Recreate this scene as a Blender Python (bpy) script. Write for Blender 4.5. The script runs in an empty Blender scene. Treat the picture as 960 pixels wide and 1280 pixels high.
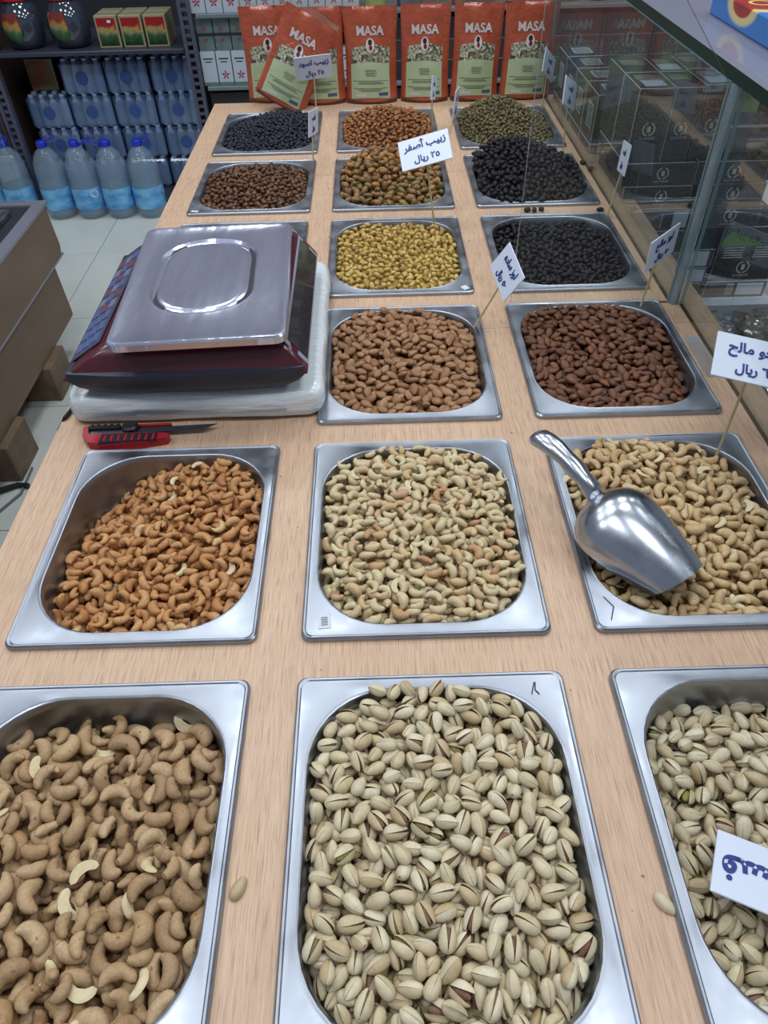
import bpy, bmesh, math, random, os
import numpy as np
from mathutils import Vector, Matrix, Euler
PI = math.pi
random.seed(7); rng = np.random.default_rng(7)
SC = bpy.context.scene; COL = SC.collection

# ------------------------------------------------------------------ camera, world, lights, exposure
# z = 0 is the top of the display counter, the floor lies 0.85 m below it
FLOOR = -0.85; CEIL = 2.45
def camera():
    p, r, y = 0.785848, -0.026852, 0.0027675
    f = Vector((math.sin(y)*math.cos(p), math.cos(y)*math.cos(p), -math.sin(p)))
    rt = Vector((math.cos(y), -math.sin(y), 0)); up = rt.cross(f)
    r2 = math.cos(r)*rt + math.sin(r)*up; u2 = -math.sin(r)*rt + math.cos(r)*up
    cd = bpy.data.cameras.new('camera'); c = bpy.data.objects.new('camera', cd); COL.objects.link(c)
    m = Matrix((r2, u2, -f)).transposed().to_4x4(); m.translation = Vector((0, 0, 0.6316))
    c.matrix_world = m
    cd.sensor_fit = 'VERTICAL'; cd.sensor_height = 32.0; cd.lens = 892/1280*32.0; cd.clip_start = 0.01
    SC.camera = c
camera()
SC.view_settings.view_transform = 'Standard'; SC.view_settings.look = 'None'
SC.view_settings.gamma = 1.0; SC.view_settings.use_curve_mapping = False
SC.view_settings.exposure = 0.0
W = bpy.data.worlds.new('world'); SC.world = W; W.use_nodes = True
W.node_tree.nodes['Background'].inputs[0].default_value = (0.62, 0.72, 0.90, 1)
W.node_tree.nodes['Background'].inputs[1].default_value = 0.30
LAMP_POWER = 13.5
for lx in (-1.9, -0.5, 0.9, 2.3):
    for ly in (0.1, 1.6, 3.1):
        ld = bpy.data.lights.new('ceiling_panel_light', 'AREA'); ld.shape = 'SQUARE'; ld.size = 0.58
        ld.energy = LAMP_POWER; ld.color = (0.90, 0.96, 1.0)
        lo = bpy.data.objects.new('ceiling_panel_light', ld); lo.location = (lx, ly, CEIL-0.03); COL.objects.link(lo)

# ------------------------------------------------------------------ colours and materials
def s2l(c): return c/12.92 if c <= 0.04045 else ((c+0.055)/1.055)**2.4
def rgb(r, g, b): return (s2l(r/255), s2l(g/255), s2l(b/255), 1)
def newmat(name):
    m = bpy.data.materials.new(name); m.use_nodes = True
    nt = m.node_tree; b = nt.nodes['Principled BSDF']
    return m, nt, b
def N(nt, t, **k):
    n = nt.nodes.new(t)
    for a, v in k.items(): setattr(n, a, v)
    return n
def plain(name, col, rough=0.5, metal=0.0, alpha=1.0, spec=None, coat=0.0, emit=None):
    m, nt, b = newmat(name)
    b.inputs['Base Color'].default_value = col; b.inputs['Roughness'].default_value = rough
    b.inputs['Metallic'].default_value = metal; b.inputs['Alpha'].default_value = alpha
    b.inputs['Coat Weight'].default_value = coat
    if spec is not None: b.inputs['Specular IOR Level'].default_value = spec
    return m
def noise(nt, scale, detail=3, coord='Object', sc=(1, 1, 1), rough=0.5):
    tc = N(nt, 'ShaderNodeTexCoord'); mp = N(nt, 'ShaderNodeMapping'); mp.inputs['Scale'].default_value = sc
    n = N(nt, 'ShaderNodeTexNoise'); n.inputs['Scale'].default_value = scale; n.inputs['Detail'].default_value = detail
    n.inputs['Roughness'].default_value = rough
    nt.links.new(tc.outputs[coord], mp.inputs[0]); nt.links.new(mp.outputs[0], n.inputs[0]); return n
def ramp(nt, fac, stops, interp='LINEAR'):
    r = N(nt, 'ShaderNodeValToRGB'); r.color_ramp.interpolation = interp; e = r.color_ramp.elements
    while len(e) < len(stops): e.new(0.5)
    for i, (p, c) in enumerate(stops): e[i].position = p; e[i].color = c
    nt.links.new(fac, r.inputs[0]); return r
def mixc(nt, fac, a, b, mode='MIX'):
    m = N(nt, 'ShaderNodeMix', data_type='RGBA', blend_type=mode)
    for s, v in ((m.inputs[0], fac), (m.inputs[6], a), (m.inputs[7], b)):
        if isinstance(v, bpy.types.NodeSocket): nt.links.new(v, s)
        else: s.default_value = v
    return m.outputs[2]
def bump(nt, b, h, strength=0.3, dist=0.001):
    n = N(nt, 'ShaderNodeBump'); n.inputs['Strength'].default_value = strength; n.inputs['Distance'].default_value = dist
    nt.links.new(h, n.inputs['Height']); nt.links.new(n.outputs[0], b.inputs['Normal'])
def noisy(name, stops, scale, rough=0.5, metal=0, sc=(1, 1, 1), bstr=0.0, bdist=0.001, detail=4, coat=0):
    m, nt, b = newmat(name); n = noise(nt, scale, detail, sc=sc)
    r = ramp(nt, n.outputs[0], stops); nt.links.new(r.outputs[0], b.inputs['Base Color'])
    b.inputs['Roughness'].default_value = rough; b.inputs['Metallic'].default_value = metal; b.inputs['Coat Weight'].default_value = coat
    if bstr: bump(nt, b, n.outputs[0], bstr, bdist)
    return m

def wood_mat():
    m, nt, b = newmat('beech_laminate')
    g = noise(nt, 60, 5, sc=(6, 0.16, 1), rough=0.65)     # long grain along the counter
    d = noise(nt, 260, 2, sc=(4, 0.12, 1))               # short pores
    w = noise(nt, 3, 2, sc=(2, 0.5, 1))
    c1 = ramp(nt, g.outputs[0], [(0.30, rgb(190, 156, 128)), (0.5, rgb(204, 171, 143)), (0.7, rgb(215, 184, 157))])
    c2 = ramp(nt, d.outputs[0], [(0.34, (0.74, 0.68, 0.64, 1)), (0.5, (1, 1, 1, 1))])
    c3 = ramp(nt, w.outputs[0], [(0.35, (0.93, 0.91, 0.90, 1)), (0.65, (1, 1, 1, 1))])
    o = mixc(nt, 1.0, c1.outputs[0], c2.outputs[0], 'MULTIPLY'); o = mixc(nt, 1.0, o, c3.outputs[0], 'MULTIPLY')
    nt.links.new(o, b.inputs['Base Color']); b.inputs['Roughness'].default_value = 0.42
    return m
def steel_mat(name='stainless_steel', rough=0.36, col=(0.38, 0.405, 0.46, 1)):
    m, nt, b = newmat(name)
    n = noise(nt, 25, 4, sc=(1, 1, 1)); f = noise(nt, 300, 2, sc=(1, 0.05, 1))
    r = ramp(nt, n.outputs[0], [(0.3, (rough*0.8,)*3+(1,)), (0.7, (rough*1.35,)*3+(1,))])
    nt.links.new(r.outputs[0], b.inputs['Roughness'])
    c = ramp(nt, n.outputs[0], [(0.3, tuple(x*0.86 for x in col[:3])+(1,)), (0.65, col)])
    nt.links.new(c.outputs[0], b.inputs['Base Color']); b.inputs['Metallic'].default_value = 1.0
    bump(nt, b, f.outputs[0], 0.05, 0.0005)
    return m
def glass_mat(name, tint=(0.93, 0.97, 0.96, 1), haze=0.05, refl=1.0, ior=1.5, hazecol=(0.75, 0.82, 0.85, 1), rough=0.0, smear=True):
    m = bpy.data.materials.new(name); m.use_nodes = True; nt = m.node_tree; nt.nodes.clear()
    out = N(nt, 'ShaderNodeOutputMaterial'); tr = N(nt, 'ShaderNodeBsdfTransparent'); gl = N(nt, 'ShaderNodeBsdfGlossy')
    di = N(nt, 'ShaderNodeBsdfDiffuse'); fr = N(nt, 'ShaderNodeFresnel'); m1 = N(nt, 'ShaderNodeMixShader'); m2 = N(nt, 'ShaderNodeMixShader')
    tr.inputs[0].default_value = tint; gl.inputs['Roughness'].default_value = rough; di.inputs[0].default_value = hazecol
    fr.inputs[0].default_value = ior
    mu = N(nt, 'ShaderNodeMath', operation='MULTIPLY'); mu.inputs[1].default_value = refl; mu.use_clamp = True
    nt.links.new(fr.outputs[0], mu.inputs[0]); nt.links.new(mu.outputs[0], m2.inputs[0])
    if smear:
        n = noise(nt, 6, 4, sc=(1, 1, 1)); r = ramp(nt, n.outputs[0], [(0.35, (haze*0.4,)*3+(1,)), (0.7, (haze*1.6,)*3+(1,))])
        nt.links.new(r.outputs[0], m1.inputs[0])
    else: m1.inputs[0].default_value = haze
    nt.links.new(tr.outputs[0], m1.inputs[1]); nt.links.new(di.outputs[0], m1.inputs[2])
    nt.links.new(m1.outputs[0], m2.inputs[1]); nt.links.new(gl.outputs[0], m2.inputs[2]); nt.links.new(m2.outputs[0], out.inputs[0])
    return m
def nut_mat(name, stops, mottle=0.25, mscale=300, rough=0.55, spots=None, bstr=0.25, coat=0.0, msc=(1, 1, 1)):
    """colour differs from nut to nut (object and island random), fine mottling over each"""
    m, nt, b = newmat(name)
    oi = N(nt, 'ShaderNodeObjectInfo'); ge = N(nt, 'ShaderNodeNewGeometry')
    ad = N(nt, 'ShaderNodeMath', operation='ADD'); fr = N(nt, 'ShaderNodeMath', operation='FRACT')
    nt.links.new(oi.outputs['Random'], ad.inputs[0]); nt.links.new(ge.outputs['Random Per Island'], ad.inputs[1]); nt.links.new(ad.outputs[0], fr.inputs[0])
    base = ramp(nt, fr.outputs[0], stops)
    n = noise(nt, mscale, 4, sc=msc)
    r = ramp(nt, n.outputs[0], [(0.3, (1-mottle, 1-mottle*1.1, 1-mottle*1.25, 1)), (0.65, (1, 1, 1, 1))])
    o = mixc(nt, 1.0, base.outputs[0], r.outputs[0], 'MULTIPLY')
    if spots:
        sn = noise(nt, 150, 1); sr = ramp(nt, sn.outputs[0], [(0.71, (0, 0, 0, 1)), (0.78, (0.8, 0.8, 0.8, 1))])
        o = mixc(nt, sr.outputs[0], o, spots)
    nt.links.new(o, b.inputs['Base Color']); b.inputs['Roughness'].default_value = rough; b.inputs['Coat Weight'].default_value = coat
    b.inputs['Specular IOR Level'].default_value = 0.35
    bump(nt, b, n.outputs[0], bstr, 0.0008)
    return m
M = {}
M['wood'] = wood_mat()
M['wood_edge'] = noisy('counter_edge', [(0.3, rgb(150, 120, 95)), (0.7, rgb(178, 146, 118))], 40, 0.5, sc=(1, 0.2, 1))
M['steel'] = steel_mat(); M['steel_bright'] = steel_mat('polished_steel', 0.16, (0.66, 0.68, 0.72, 1))
M['scoop'] = steel_mat('scoop_aluminium', 0.22, (0.55, 0.58, 0.64, 1))
def plate_mat():
    m, nt, b = newmat('scale_plate'); n = noise(nt, 7, 3, sc=(2.5, 0.5, 1)); c = ramp(nt, n.outputs[0], [(0.3, (0.58, 0.58, 0.76, 1)), (0.7, (0.74, 0.77, 0.92, 1))])
    nt.links.new(c.outputs[0], b.inputs['Base Color']); b.inputs['Metallic'].default_value = 0.78; b.inputs['Roughness'].default_value = 0.20
    b.inputs['Coat Weight'].default_value = 0.5; bump(nt, b, n.outputs[0], 0.5, 0.010); return m
M['plate'] = plate_mat()
M['glass'] = glass_mat('clear_glass', tint=(0.96, 0.985, 0.98, 1), haze=0.010, refl=0.28)
M['glass_edge'] = plain('glass_edge', rgb(120, 150, 152), 0.15, alpha=0.75)
M['glass_dark_edge'] = plain('glass_dark_edge', rgb(16, 50, 44), 0.35, spec=0.25)
M['glass_shelf'] = glass_mat('glass_shelf', tint=(0.86, 0.90, 0.92, 1), haze=0.5, hazecol=rgb(172, 172, 190), refl=0.8, smear=False)
M['white'] = plain('white_card', rgb(214, 222, 238), 0.35)
M['ink'] = plain('blue_ink', rgb(30, 50, 130), 0.5); M['black_ink'] = plain('black_ink', rgb(25, 28, 40), 0.5)
M['skewer'] = noisy('bamboo', [(0.3, rgb(180, 165, 120)), (0.7, rgb(208, 195, 152))], 200, 0.6, sc=(1, 1, 0.1))
M['black'] = plain('black_plastic', rgb(28, 28, 32), 0.4); M['red'] = plain('red_plastic', rgb(165, 25, 40), 0.35)
M['dark'] = plain('dark_metal', rgb(38, 40, 48), 0.5)

# ------------------------------------------------------------------ mesh building
class MB:
    def __init__(s): s.v = []; s.f = []; s.m = []
    def add(s, vs, fs, mi=0, mat=None):
        o = len(s.v)
        for p in vs:
            p = Vector(p)
            if mat is not None: p = mat @ p
            s.v.append(p[:])
        for f in fs: s.f.append(tuple(i+o for i in f)); s.m.append(mi)
        return s
    def box(s, x0, x1, y0, y1, z0, z1, mi=0, mat=None):
        vs = [(x, y, z) for z in (z0, z1) for y in (y0, y1) for x in (x0, x1)]
        return s.add(vs, [(0, 2, 3, 1), (4, 5, 7, 6), (0, 1, 5, 4), (2, 6, 7, 3), (0, 4, 6, 2), (1, 3, 7, 5)], mi, mat)
    def bbox(s, x0, x1, y0, y1, z0, z1, b, mi=0, mat=None):
        """box whose twelve edges are chamfered"""
        vs = []
        for sx, x in ((-1, x0), (1, x1)):
            for sy, y in ((-1, y0), (1, y1)):
                for sz, z in ((-1, z0), (1, z1)):
                    vs += [(x, y-sy*b, z-sz*b), (x-sx*b, y, z-sz*b), (x-sx*b, y-sy*b, z)]
        I = lambda i, j, k, a: ((i*2+j)*2+k)*3+a
        fs = []
        for i in (0, 1): fs.append((I(i, 0, 0, 0), I(i, 0, 1, 0), I(i, 1, 1, 0), I(i, 1, 0, 0))[::(1 if i == 0 else -1)])
        for j in (0, 1): fs.append((I(0, j, 0, 1), I(0, j, 1, 1), I(1, j, 1, 1), I(1, j, 0, 1))[::(-1 if j == 0 else 1)])
        for k in (0, 1): fs.append((I(0, 0, k, 2), I(0, 1, k, 2), I(1, 1, k, 2), I(1, 0, k, 2))[::(1 if k == 0 else -1)])
        for i in (0, 1):
            for j in (0, 1): fs.append((I(i, j, 0, 0), I(i, j, 1, 0), I(i, j, 1, 1), I(i, j, 0, 1)))
            for k in (0, 1): fs.append((I(i, 0, k, 0), I(i, 1, k, 0), I(i, 1, k, 2), I(i, 0, k, 2)))
        for j in (0, 1):
            for k in (0, 1): fs.append((I(0, j, k, 1), I(1, j, k, 1), I(1, j, k, 2), I(0, j, k, 2)))
        for i in (0, 1):
            for j in (0, 1):
                for k in (0, 1): fs.append(tuple(I(i, j, k, a) for a in range(3)))
        return s.add(vs, fs, mi, mat)
    def rings(s, rs, close=True, cap0=True, cap1=True, mi=0, mat=None):
        n = len(rs[0]); vs = [p for r in rs for p in r]; fs = []
        for i in range(len(rs)-1):
            for j in range(n if close else n-1):
                k = (j+1) % n; fs.append((i*n+j, i*n+k, (i+1)*n+k, (i+1)*n+j))
        if cap0: fs.append(tuple(range(n))[::-1])
        if cap1: fs.append(tuple((len(rs)-1)*n+j for j in range(n)))
        return s.add(vs, fs, mi, mat)
    def lathe(s, prof, n=20, cap0=True, cap1=True, mi=0, mat=None):
        return s.rings([[(r*math.cos(2*PI*j/n), r*math.sin(2*PI*j/n), z) for j in range(n)] for r, z in prof], True, cap0, cap1, mi, mat)
    def tube(s, pts, r, n=8, mi=0, mat=None):
        pts = [Vector(p) for p in pts]; rs = []; up = Vector((0, 0, 1))
        for i, p in enumerate(pts):
            d = (pts[min(i+1, len(pts)-1)]-pts[max(i-1, 0)]).normalized()
            a = d.cross(up)
            if a.length < 0.1: a = d.cross(Vector((1, 0, 0)))
            a.normalize(); b = a.cross(d); rr = r[i] if isinstance(r, (list, tuple)) else r
            rs.append([(p+a*rr*math.cos(2*PI*j/n)+b*rr*math.sin(2*PI*j/n))[:] for j in range(n)])
        return s.rings(rs, mi=mi, mat=mat)
    def prism(s, poly, z0, z1, mi=0, mat=None):
        return s.rings([[(x, y, z0) for x, y in poly], [(x, y, z1) for x, y in poly]], mi=mi, mat=mat)
    def grid(s, fn, nu, nv, mi=0, mat=None):
        vs = [fn(i/nu, j/nv) for j in range(nv+1) for i in range(nu+1)]
        fs = [(j*(nu+1)+i, j*(nu+1)+i+1, (j+1)*(nu+1)+i+1, (j+1)*(nu+1)+i) for j in range(nv) for i in range(nu)]
        return s.add(vs, fs, mi, mat)
    def mesh(s, name, mats, smooth=True, fix=True):
        me = bpy.data.meshes.new(name); me.from_pydata(s.v, [], s.f)
        for m in (mats if isinstance(mats, (list, tuple)) else [mats]): me.materials.append(m)
        me.polygons.foreach_set('material_index', s.m)
        if fix:
            bm = bmesh.new(); bm.from_mesh(me); bmesh.ops.recalc_face_normals(bm, faces=bm.faces); bm.to_mesh(me); bm.free()
        if smooth: me.shade_smooth(); me.set_sharp_from_angle(angle=smooth if isinstance(smooth, float) else 0.7)
        me.update(); return me
def put(name, me, parent=None, loc=(0, 0, 0), rot=(0, 0, 0)):
    o = bpy.data.objects.new(name, me); COL.objects.link(o); o.location = loc; o.rotation_euler = rot
    if parent: o.parent = parent
    return o
def obj(name, mb, mats, parent=None, loc=(0, 0, 0), rot=(0, 0, 0), smooth=0.6):
    return put(name, mb.mesh(name, mats, smooth), parent, loc, rot)
def tag(o, label, cat=None, group=None, kind=None):
    if label: o['label'] = label
    if cat: o['category'] = cat
    if group: o['group'] = group
    if kind: o['kind'] = kind
    return o
def thing(name, label, cat, loc=(0, 0, 0), rot=(0, 0, 0), group=None):
    o = bpy.data.objects.new(name, None); COL.objects.link(o); o.location = loc; o.rotation_euler = rot; o.empty_display_size = 0.05
    return tag(o, label, cat, group)
def kids(o): return KIDS.get(o.name, [])
KIDS = {}
def copy_tree(o, tree, parent=None):
    c = o.copy(); COL.objects.link(c); c.parent = parent
    for ch, sub in tree: copy_tree(ch, sub, c)
    return c
def tree_of(o):
    return [(c, tree_of(c)) for c in bpy.data.objects if c.parent == o]
FONTDIR = os.path.join(bpy.utils.resource_path('LOCAL'), 'datafiles', 'fonts')
_tc = {}
def text_mesh(s, size, mat, offset=0.0, shear=0.0, extrude=0.0003, align='CENTER'):
    key = (s, size, mat.name, offset, shear, extrude)
    if key in _tc: return _tc[key]
    c = bpy.data.curves.new('lettering', 'FONT'); c.body = s; c.size = size; c.align_x = align; c.align_y = 'CENTER'
    c.offset = offset; c.shear = shear; c.extrude = extrude; c.resolution_u = 3; c.space_line = 1.15
    o = bpy.data.objects.new('tmp', c); COL.objects.link(o)
    me = bpy.data.meshes.new_from_object(o.evaluated_get(bpy.context.evaluated_depsgraph_get()))
    bpy.data.objects.remove(o); me.name = 'lettering'; me.materials.clear(); me.materials.append(mat); _tc[key] = me
    return me

# ------------------------------------------------------------------ the room
def tile_mat(name, c, grout, s):
    m, nt, b = newmat(name); n = noise(nt, 3, 4); r = ramp(nt, n.outputs[0], [(0.3, tuple(x*0.88 for x in c[:3])+(1,)), (0.7, c)])
    nt.links.new(r.outputs[0], b.inputs['Base Color']); b.inputs['Roughness'].default_value = 0.22
    return m
fl = MB().box(-4, 4, -2.2, 4.6, FLOOR-0.06, FLOOR-0.004)
floor = tag(obj('floor', fl, plain('grout', rgb(150, 152, 150), 0.7), smooth=False), None, kind='structure')
tm = MB().bbox(0.0015, 0.5985, 0.0015, 0.5985, -0.004, 0.0, 0.001).mesh('floor_tile', tile_mat('floor_tile', rgb(205, 210, 205), None, 0.6), False)
for i in range(-4, 1):
    for j in range(1, 8):
        put('tile', tm, floor, (i*0.6-0.1, j*0.6-0.35, FLOOR))
wallm = plain('dark_wall', rgb(60, 60, 70), 0.7)
tag(obj('wall_back', MB().box(-4, 4, 4.6, 4.7, FLOOR, CEIL), wallm, smooth=False), None, kind='structure')
tag(obj('ceiling', MB().box(-4, 4, -2.2, 4.6, CEIL, CEIL+0.05), plain('ceiling_white', rgb(212, 216, 226), 0.8), smooth=False), None, kind='structure')

# ------------------------------------------------------------------ the nut counter
XL, XR = -0.462, 0.570; YF, YB = -0.10, 2.36
COLS = [(-0.4047, -0.1383), (-0.0897, 0.1752), (0.2234, 0.4898)]
ROWS = [(0.070, 0.3921), (0.4393, 0.7612), (0.8093, 1.1289), (1.1749, 1.4986), (1.5488, 1.8577), (1.9111, 2.2400)]
PANS = [(c, r) for r in range(6) for c in range(3) if not (c == 0 and r == 2)]
counter = thing('display_counter', 'long beech laminate counter with steel pans of nuts and raisins let into it', 'counter', (0, 0, FLOOR))
def board(y0, y1):
    """one sheet of laminate with a hole under every pan that it carries"""
    xs = sorted({XL, XR} | {v for c in COLS for v in (c[0]+0.008, c[1]-0.008)})
    ys = sorted({y0, y1} | {min(max(v, y0), y1) for r in ROWS for v in (r[0]+0.008, r[1]-0.008)})
    mb = MB(); hole = set()
    for i in range(len(xs)-1):
        for j in range(len(ys)-1):
            cx, cy = (xs[i]+xs[i+1])/2, (ys[j]+ys[j+1])/2
            if any(COLS[c][0] < cx < COLS[c][1] and ROWS[r][0] < cy < ROWS[r][1] for c, r in PANS): hole.add((i, j))
    idx = {}; zt, zb = 0.0, -0.018
    def V(i, j, k):
        if (i, j, k) not in idx: idx[(i, j, k)] = len(mb.v); mb.v.append((xs[i], ys[j], (zb, zt)[k]))
        return idx[(i, j, k)]
    nx, ny = len(xs)-1, len(ys)-1
    for i in range(nx):
        for j in range(ny):
            if (i, j) in hole: continue
            mb.f.append((V(i, j, 1), V(i+1, j, 1), V(i+1, j+1, 1), V(i, j+1, 1))); mb.m.append(0)
            mb.f.append((V(i, j, 0), V(i, j+1, 0), V(i+1, j+1, 0), V(i+1, j, 0))); mb.m.append(0)
            for di, dj, a, b_ in ((-1, 0, (i, j+1), (i, j)), (1, 0, (i+1, j), (i+1, j+1)), (0, -1, (i, j), (i+1, j)), (0, 1, (i+1, j+1), (i, j+1))):
                q = (i+di, j+dj)
                if q in hole or not (0 <= q[0] < nx and 0 <= q[1] < ny):
                    mb.f.append((V(*a, 0), V(*b_, 0), V(*b_, 1), V(*a, 1))); mb.m.append(1)
    return mb
for y0, y1 in ((YF, 1.0585), (1.0593, 1.767), (1.7678, YB)):
    obj('top_board', board(y0, y1), [M['wood'], M['wood_edge']], counter, (0, 0, -FLOOR), smooth=False)
sb = MB().box(XL+0.02, XL+0.038, YF+0.03, YB-0.03, 0.03, -FLOOR-0.019)
obj('side_panel', sb, M['wood_edge'], counter, smooth=False)
obj('side_panel', MB().box(XR-0.038, XR-0.02, YF+0.03, YB-0.03, 0.03, -FLOOR-0.019), M['wood_edge'], counter, smooth=False)
obj('end_panel', MB().box(XL+0.04, XR-0.04, YB-0.05, YB-0.03, 0.03, -FLOOR-0.019), M['wood_edge'], counter, smooth=False)
for x in (XL+0.06, XR-0.06):
    for y in (YF+0.08, 1.1, YB-0.1):
        obj('foot', MB().box(x-0.03, x+0.03, y-0.03, y+0.03, 0, 0.03), M['dark'], counter, smooth=False)

# ------------------------------------------------------------------ pans
def rrect(x0, x1, y0, y1, r, z, nc=9, ns=4):
    pts = []
    for cx, cy, a0 in ((x1-r, y0+r, -PI/2), (x1-r, y1-r, 0), (x0+r, y1-r, PI/2), (x0+r, y0+r, PI)):
        arc = [(cx+r*math.cos(a0+PI/2*k/nc), cy+r*math.sin(a0+PI/2*k/nc), z) for k in range(nc+1)]
        if pts:
            a = Vector(pts[-1]); b = Vector(arc[0]); pts += [a.lerp(b, k/ns)[:] for k in range(1, ns)]
        pts += arc
    a = Vector(pts[-1]); b = Vector(pts[0]); pts += [a.lerp(b, k/ns)[:] for k in range(1, ns)]
    return pts
OM = (0.0135, 0.0165, 0.078)   # opening margin x, y and corner radius
def pan_mesh(w, d):
    mb = MB(); R = lambda m, my, r, z: rrect(m, w-m, my, d-my, r, z)
    mx, my, r = OM
    rs = [R(-0.0008, -0.0008, 0.010, -0.0005), R(-0.0005, -0.0005, 0.010, 0.0050), R(0.0012, 0.0012, 0.010, 0.0068), R(0.0030, 0.0030, 0.009, 0.0066), R(0.0042, 0.0042, 0.009, 0.0056),
          R(mx-0.003, my-0.003, r+0.001, 0.0056), R(mx-0.0012, my-0.0012, r, 0.0062), R(mx, my, r, 0.0055), R(mx+0.0012, my+0.0012, r, 0.0025), R(mx+0.002, my+0.002, r, -0.004),
          R(mx+0.008, my+0.008, r-0.004, -0.085), R(mx+0.016, my+0.016, r-0.012, -0.100)]
    rs2 = []
    for q in rs: rs2.append(q)
    mb.rings(rs2, cap0=False, cap1=True)
    # underside skin so that the pan has a real thickness
    inner = [[(x+(w/2-x)*(-0.004), y+(d/2-y)*(-0.004), z-0.0009) for x, y, z in q] for q in rs2[4:]]
    mb.rings([q for q in inner], cap0=False, cap1=True)
    return mb.mesh('steel_pan', M['steel'], 0.5, fix=False)
WHERE_C = ['left', 'centre', 'right']
PAN_TXT = {(0, 0): 'holding brown skin-on cashews, front left', (1, 0): 'holding pistachios, front centre, pen mark on its corner', (2, 0): 'half full of pistachios, front right corner',
 (0, 1): 'holding orange spiced cashews, bare wall showing', (1, 1): 'holding pale roasted cashews, white sticker on its corner', (2, 1): 'holding golden cashews under the metal scoop',
 (1, 2): 'holding light brown almonds beside the foam slab', (2, 2): 'holding dark roasted almonds', (0, 3): 'mostly hidden behind the weighing scale', (1, 3): 'holding yellow raisins',
 (2, 3): 'holding black raisins just behind the glass pane', (0, 4): 'holding dark brown raisins behind the scale', (1, 4): 'heaped with large amber raisins', (2, 4): 'heaped over its rim with black dried fruit',
 (0, 5): 'holding blue-black raisins at the far left', (1, 5): 'holding reddish brown raisins in the farthest row', (2, 5): 'heaped with greenish brown raisins in the farthest row'}
for c, r in PANS:
    x0, x1 = COLS[c]; y0, y1 = ROWS[r]
    tag(put('steel_pan', pan_mesh(x1-x0, y1-y0), None, (x0, y0, 0)), 'stainless steel pan ' + PAN_TXT[(c, r)], 'food pan', 'steel pans let into the counter')

# ------------------------------------------------------------------ nuts and raisins
def arr(mb): return np.array(mb.v, dtype=float)
def cashew(seed, L=1.0, half=False, nr=12, ns=9):
    g = random.Random(seed); A = g.uniform(2.2, 3.7); R = 0.0088*L; rm = (0.0046 if half else 0.0059)*L*g.uniform(0.88, 1.16); ww = g.uniform(-0.0016, 0.0022)*L; sk = g.uniform(-0.3, 0.3)
    rs = []
    for i in range(nr):
        t = i/(nr-1); a = (t-0.5)*A
        r = rm*(max(math.sin(PI*(0.035+0.93*t)), 0.02)**0.5)*(1+0.30*(t-0.5)*(1 if sk > 0 else -1)+0.12*math.sin(5*t+sk*9)+0.05*math.sin(13*t+seed))
        cx, cy = R*math.sin(a)*1.12, R*math.cos(a)-R*0.55; nx, ny = math.sin(a), math.cos(a)
        ring = []
        for j in range(ns):
            b = 2*PI*j/ns; w = r*(math.cos(b)); h = r*math.sin(b)*0.86
            if half: h = max(h, -0.0004)*0.8
            ring.append((cx+nx*w, cy+ny*w, h+(0 if half else ww*math.sin(4*t+seed)+0.0003*math.sin(3*b+7*t+seed))))
        rs.append(ring)
    mb = MB(); mb.rings(rs); return mb
def ovoid(a, b, c, nr=9, ns=9, skew=0.25, point=0.5, rough=0.0, seed=0, twist=0.0):
    g = random.Random(seed); rs = []
    for i in range(nr):
        t = i/(nr-1); x = -math.cos(PI*(0.04+0.92*t)); r = (1-x*x)**(0.5 if x < 0 else point)*(1-skew*x)
        ring = []
        for j in range(ns):
            an = 2*PI*j/ns+twist*t; q = 1+rough*g.uniform(-1, 1)
            ring.append((x*a+twist*0.0, math.cos(an)*r*b*q, math.sin(an)*r*c*q+twist*a*0.15*x*x))
        rs.append(ring)
    mb = MB(); mb.rings(rs); return mb
def pistachio_half(side, L=1.0, nx=9, na=7):
    """half of a shell: thin, with an inner skin; the two halves meet in the plane y = 0"""
    a, b, c = 0.0112*L, 0.0066*L, 0.0062*L; outer = []; inner = []
    for i in range(nx):
        t = i/(nx-1); x = -math.cos(PI*(0.03+0.94*t)); r = (1-x*x)**(0.46 if x < 0 else 0.56)*(1-0.17*x)
        for lst, k in ((outer, 1.0), (inner, 0.87)):
            lst.append([(x*a*(1 if k == 1 else 0.94), side*math.sin(PI*j/(na-1))*r*b*k, math.cos(PI*j/(na-1))*r*c*k) for j in range(na)])
    mb = MB(); mb.rings(outer, False, False, False, 0); mb.rings(inner, False, False, False, 1)
    o = nx*na
    for i in range(nx-1):
        for e in (0, na-1):
            mb.f.append((i*na+e, (i+1)*na+e, o+(i+1)*na+e, o+i*na+e)); mb.m.append(2)
    for i in (0, nx-1):
        for j in range(na-1):
            mb.f.append((i*na+j, i*na+j+1, o+i*na+j+1, o+i*na+j)); mb.m.append(2)
    return mb
def spin(mb, mat):
    mb.v = [(mat @ Vector(p))[:] for p in mb.v]; return mb

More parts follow.
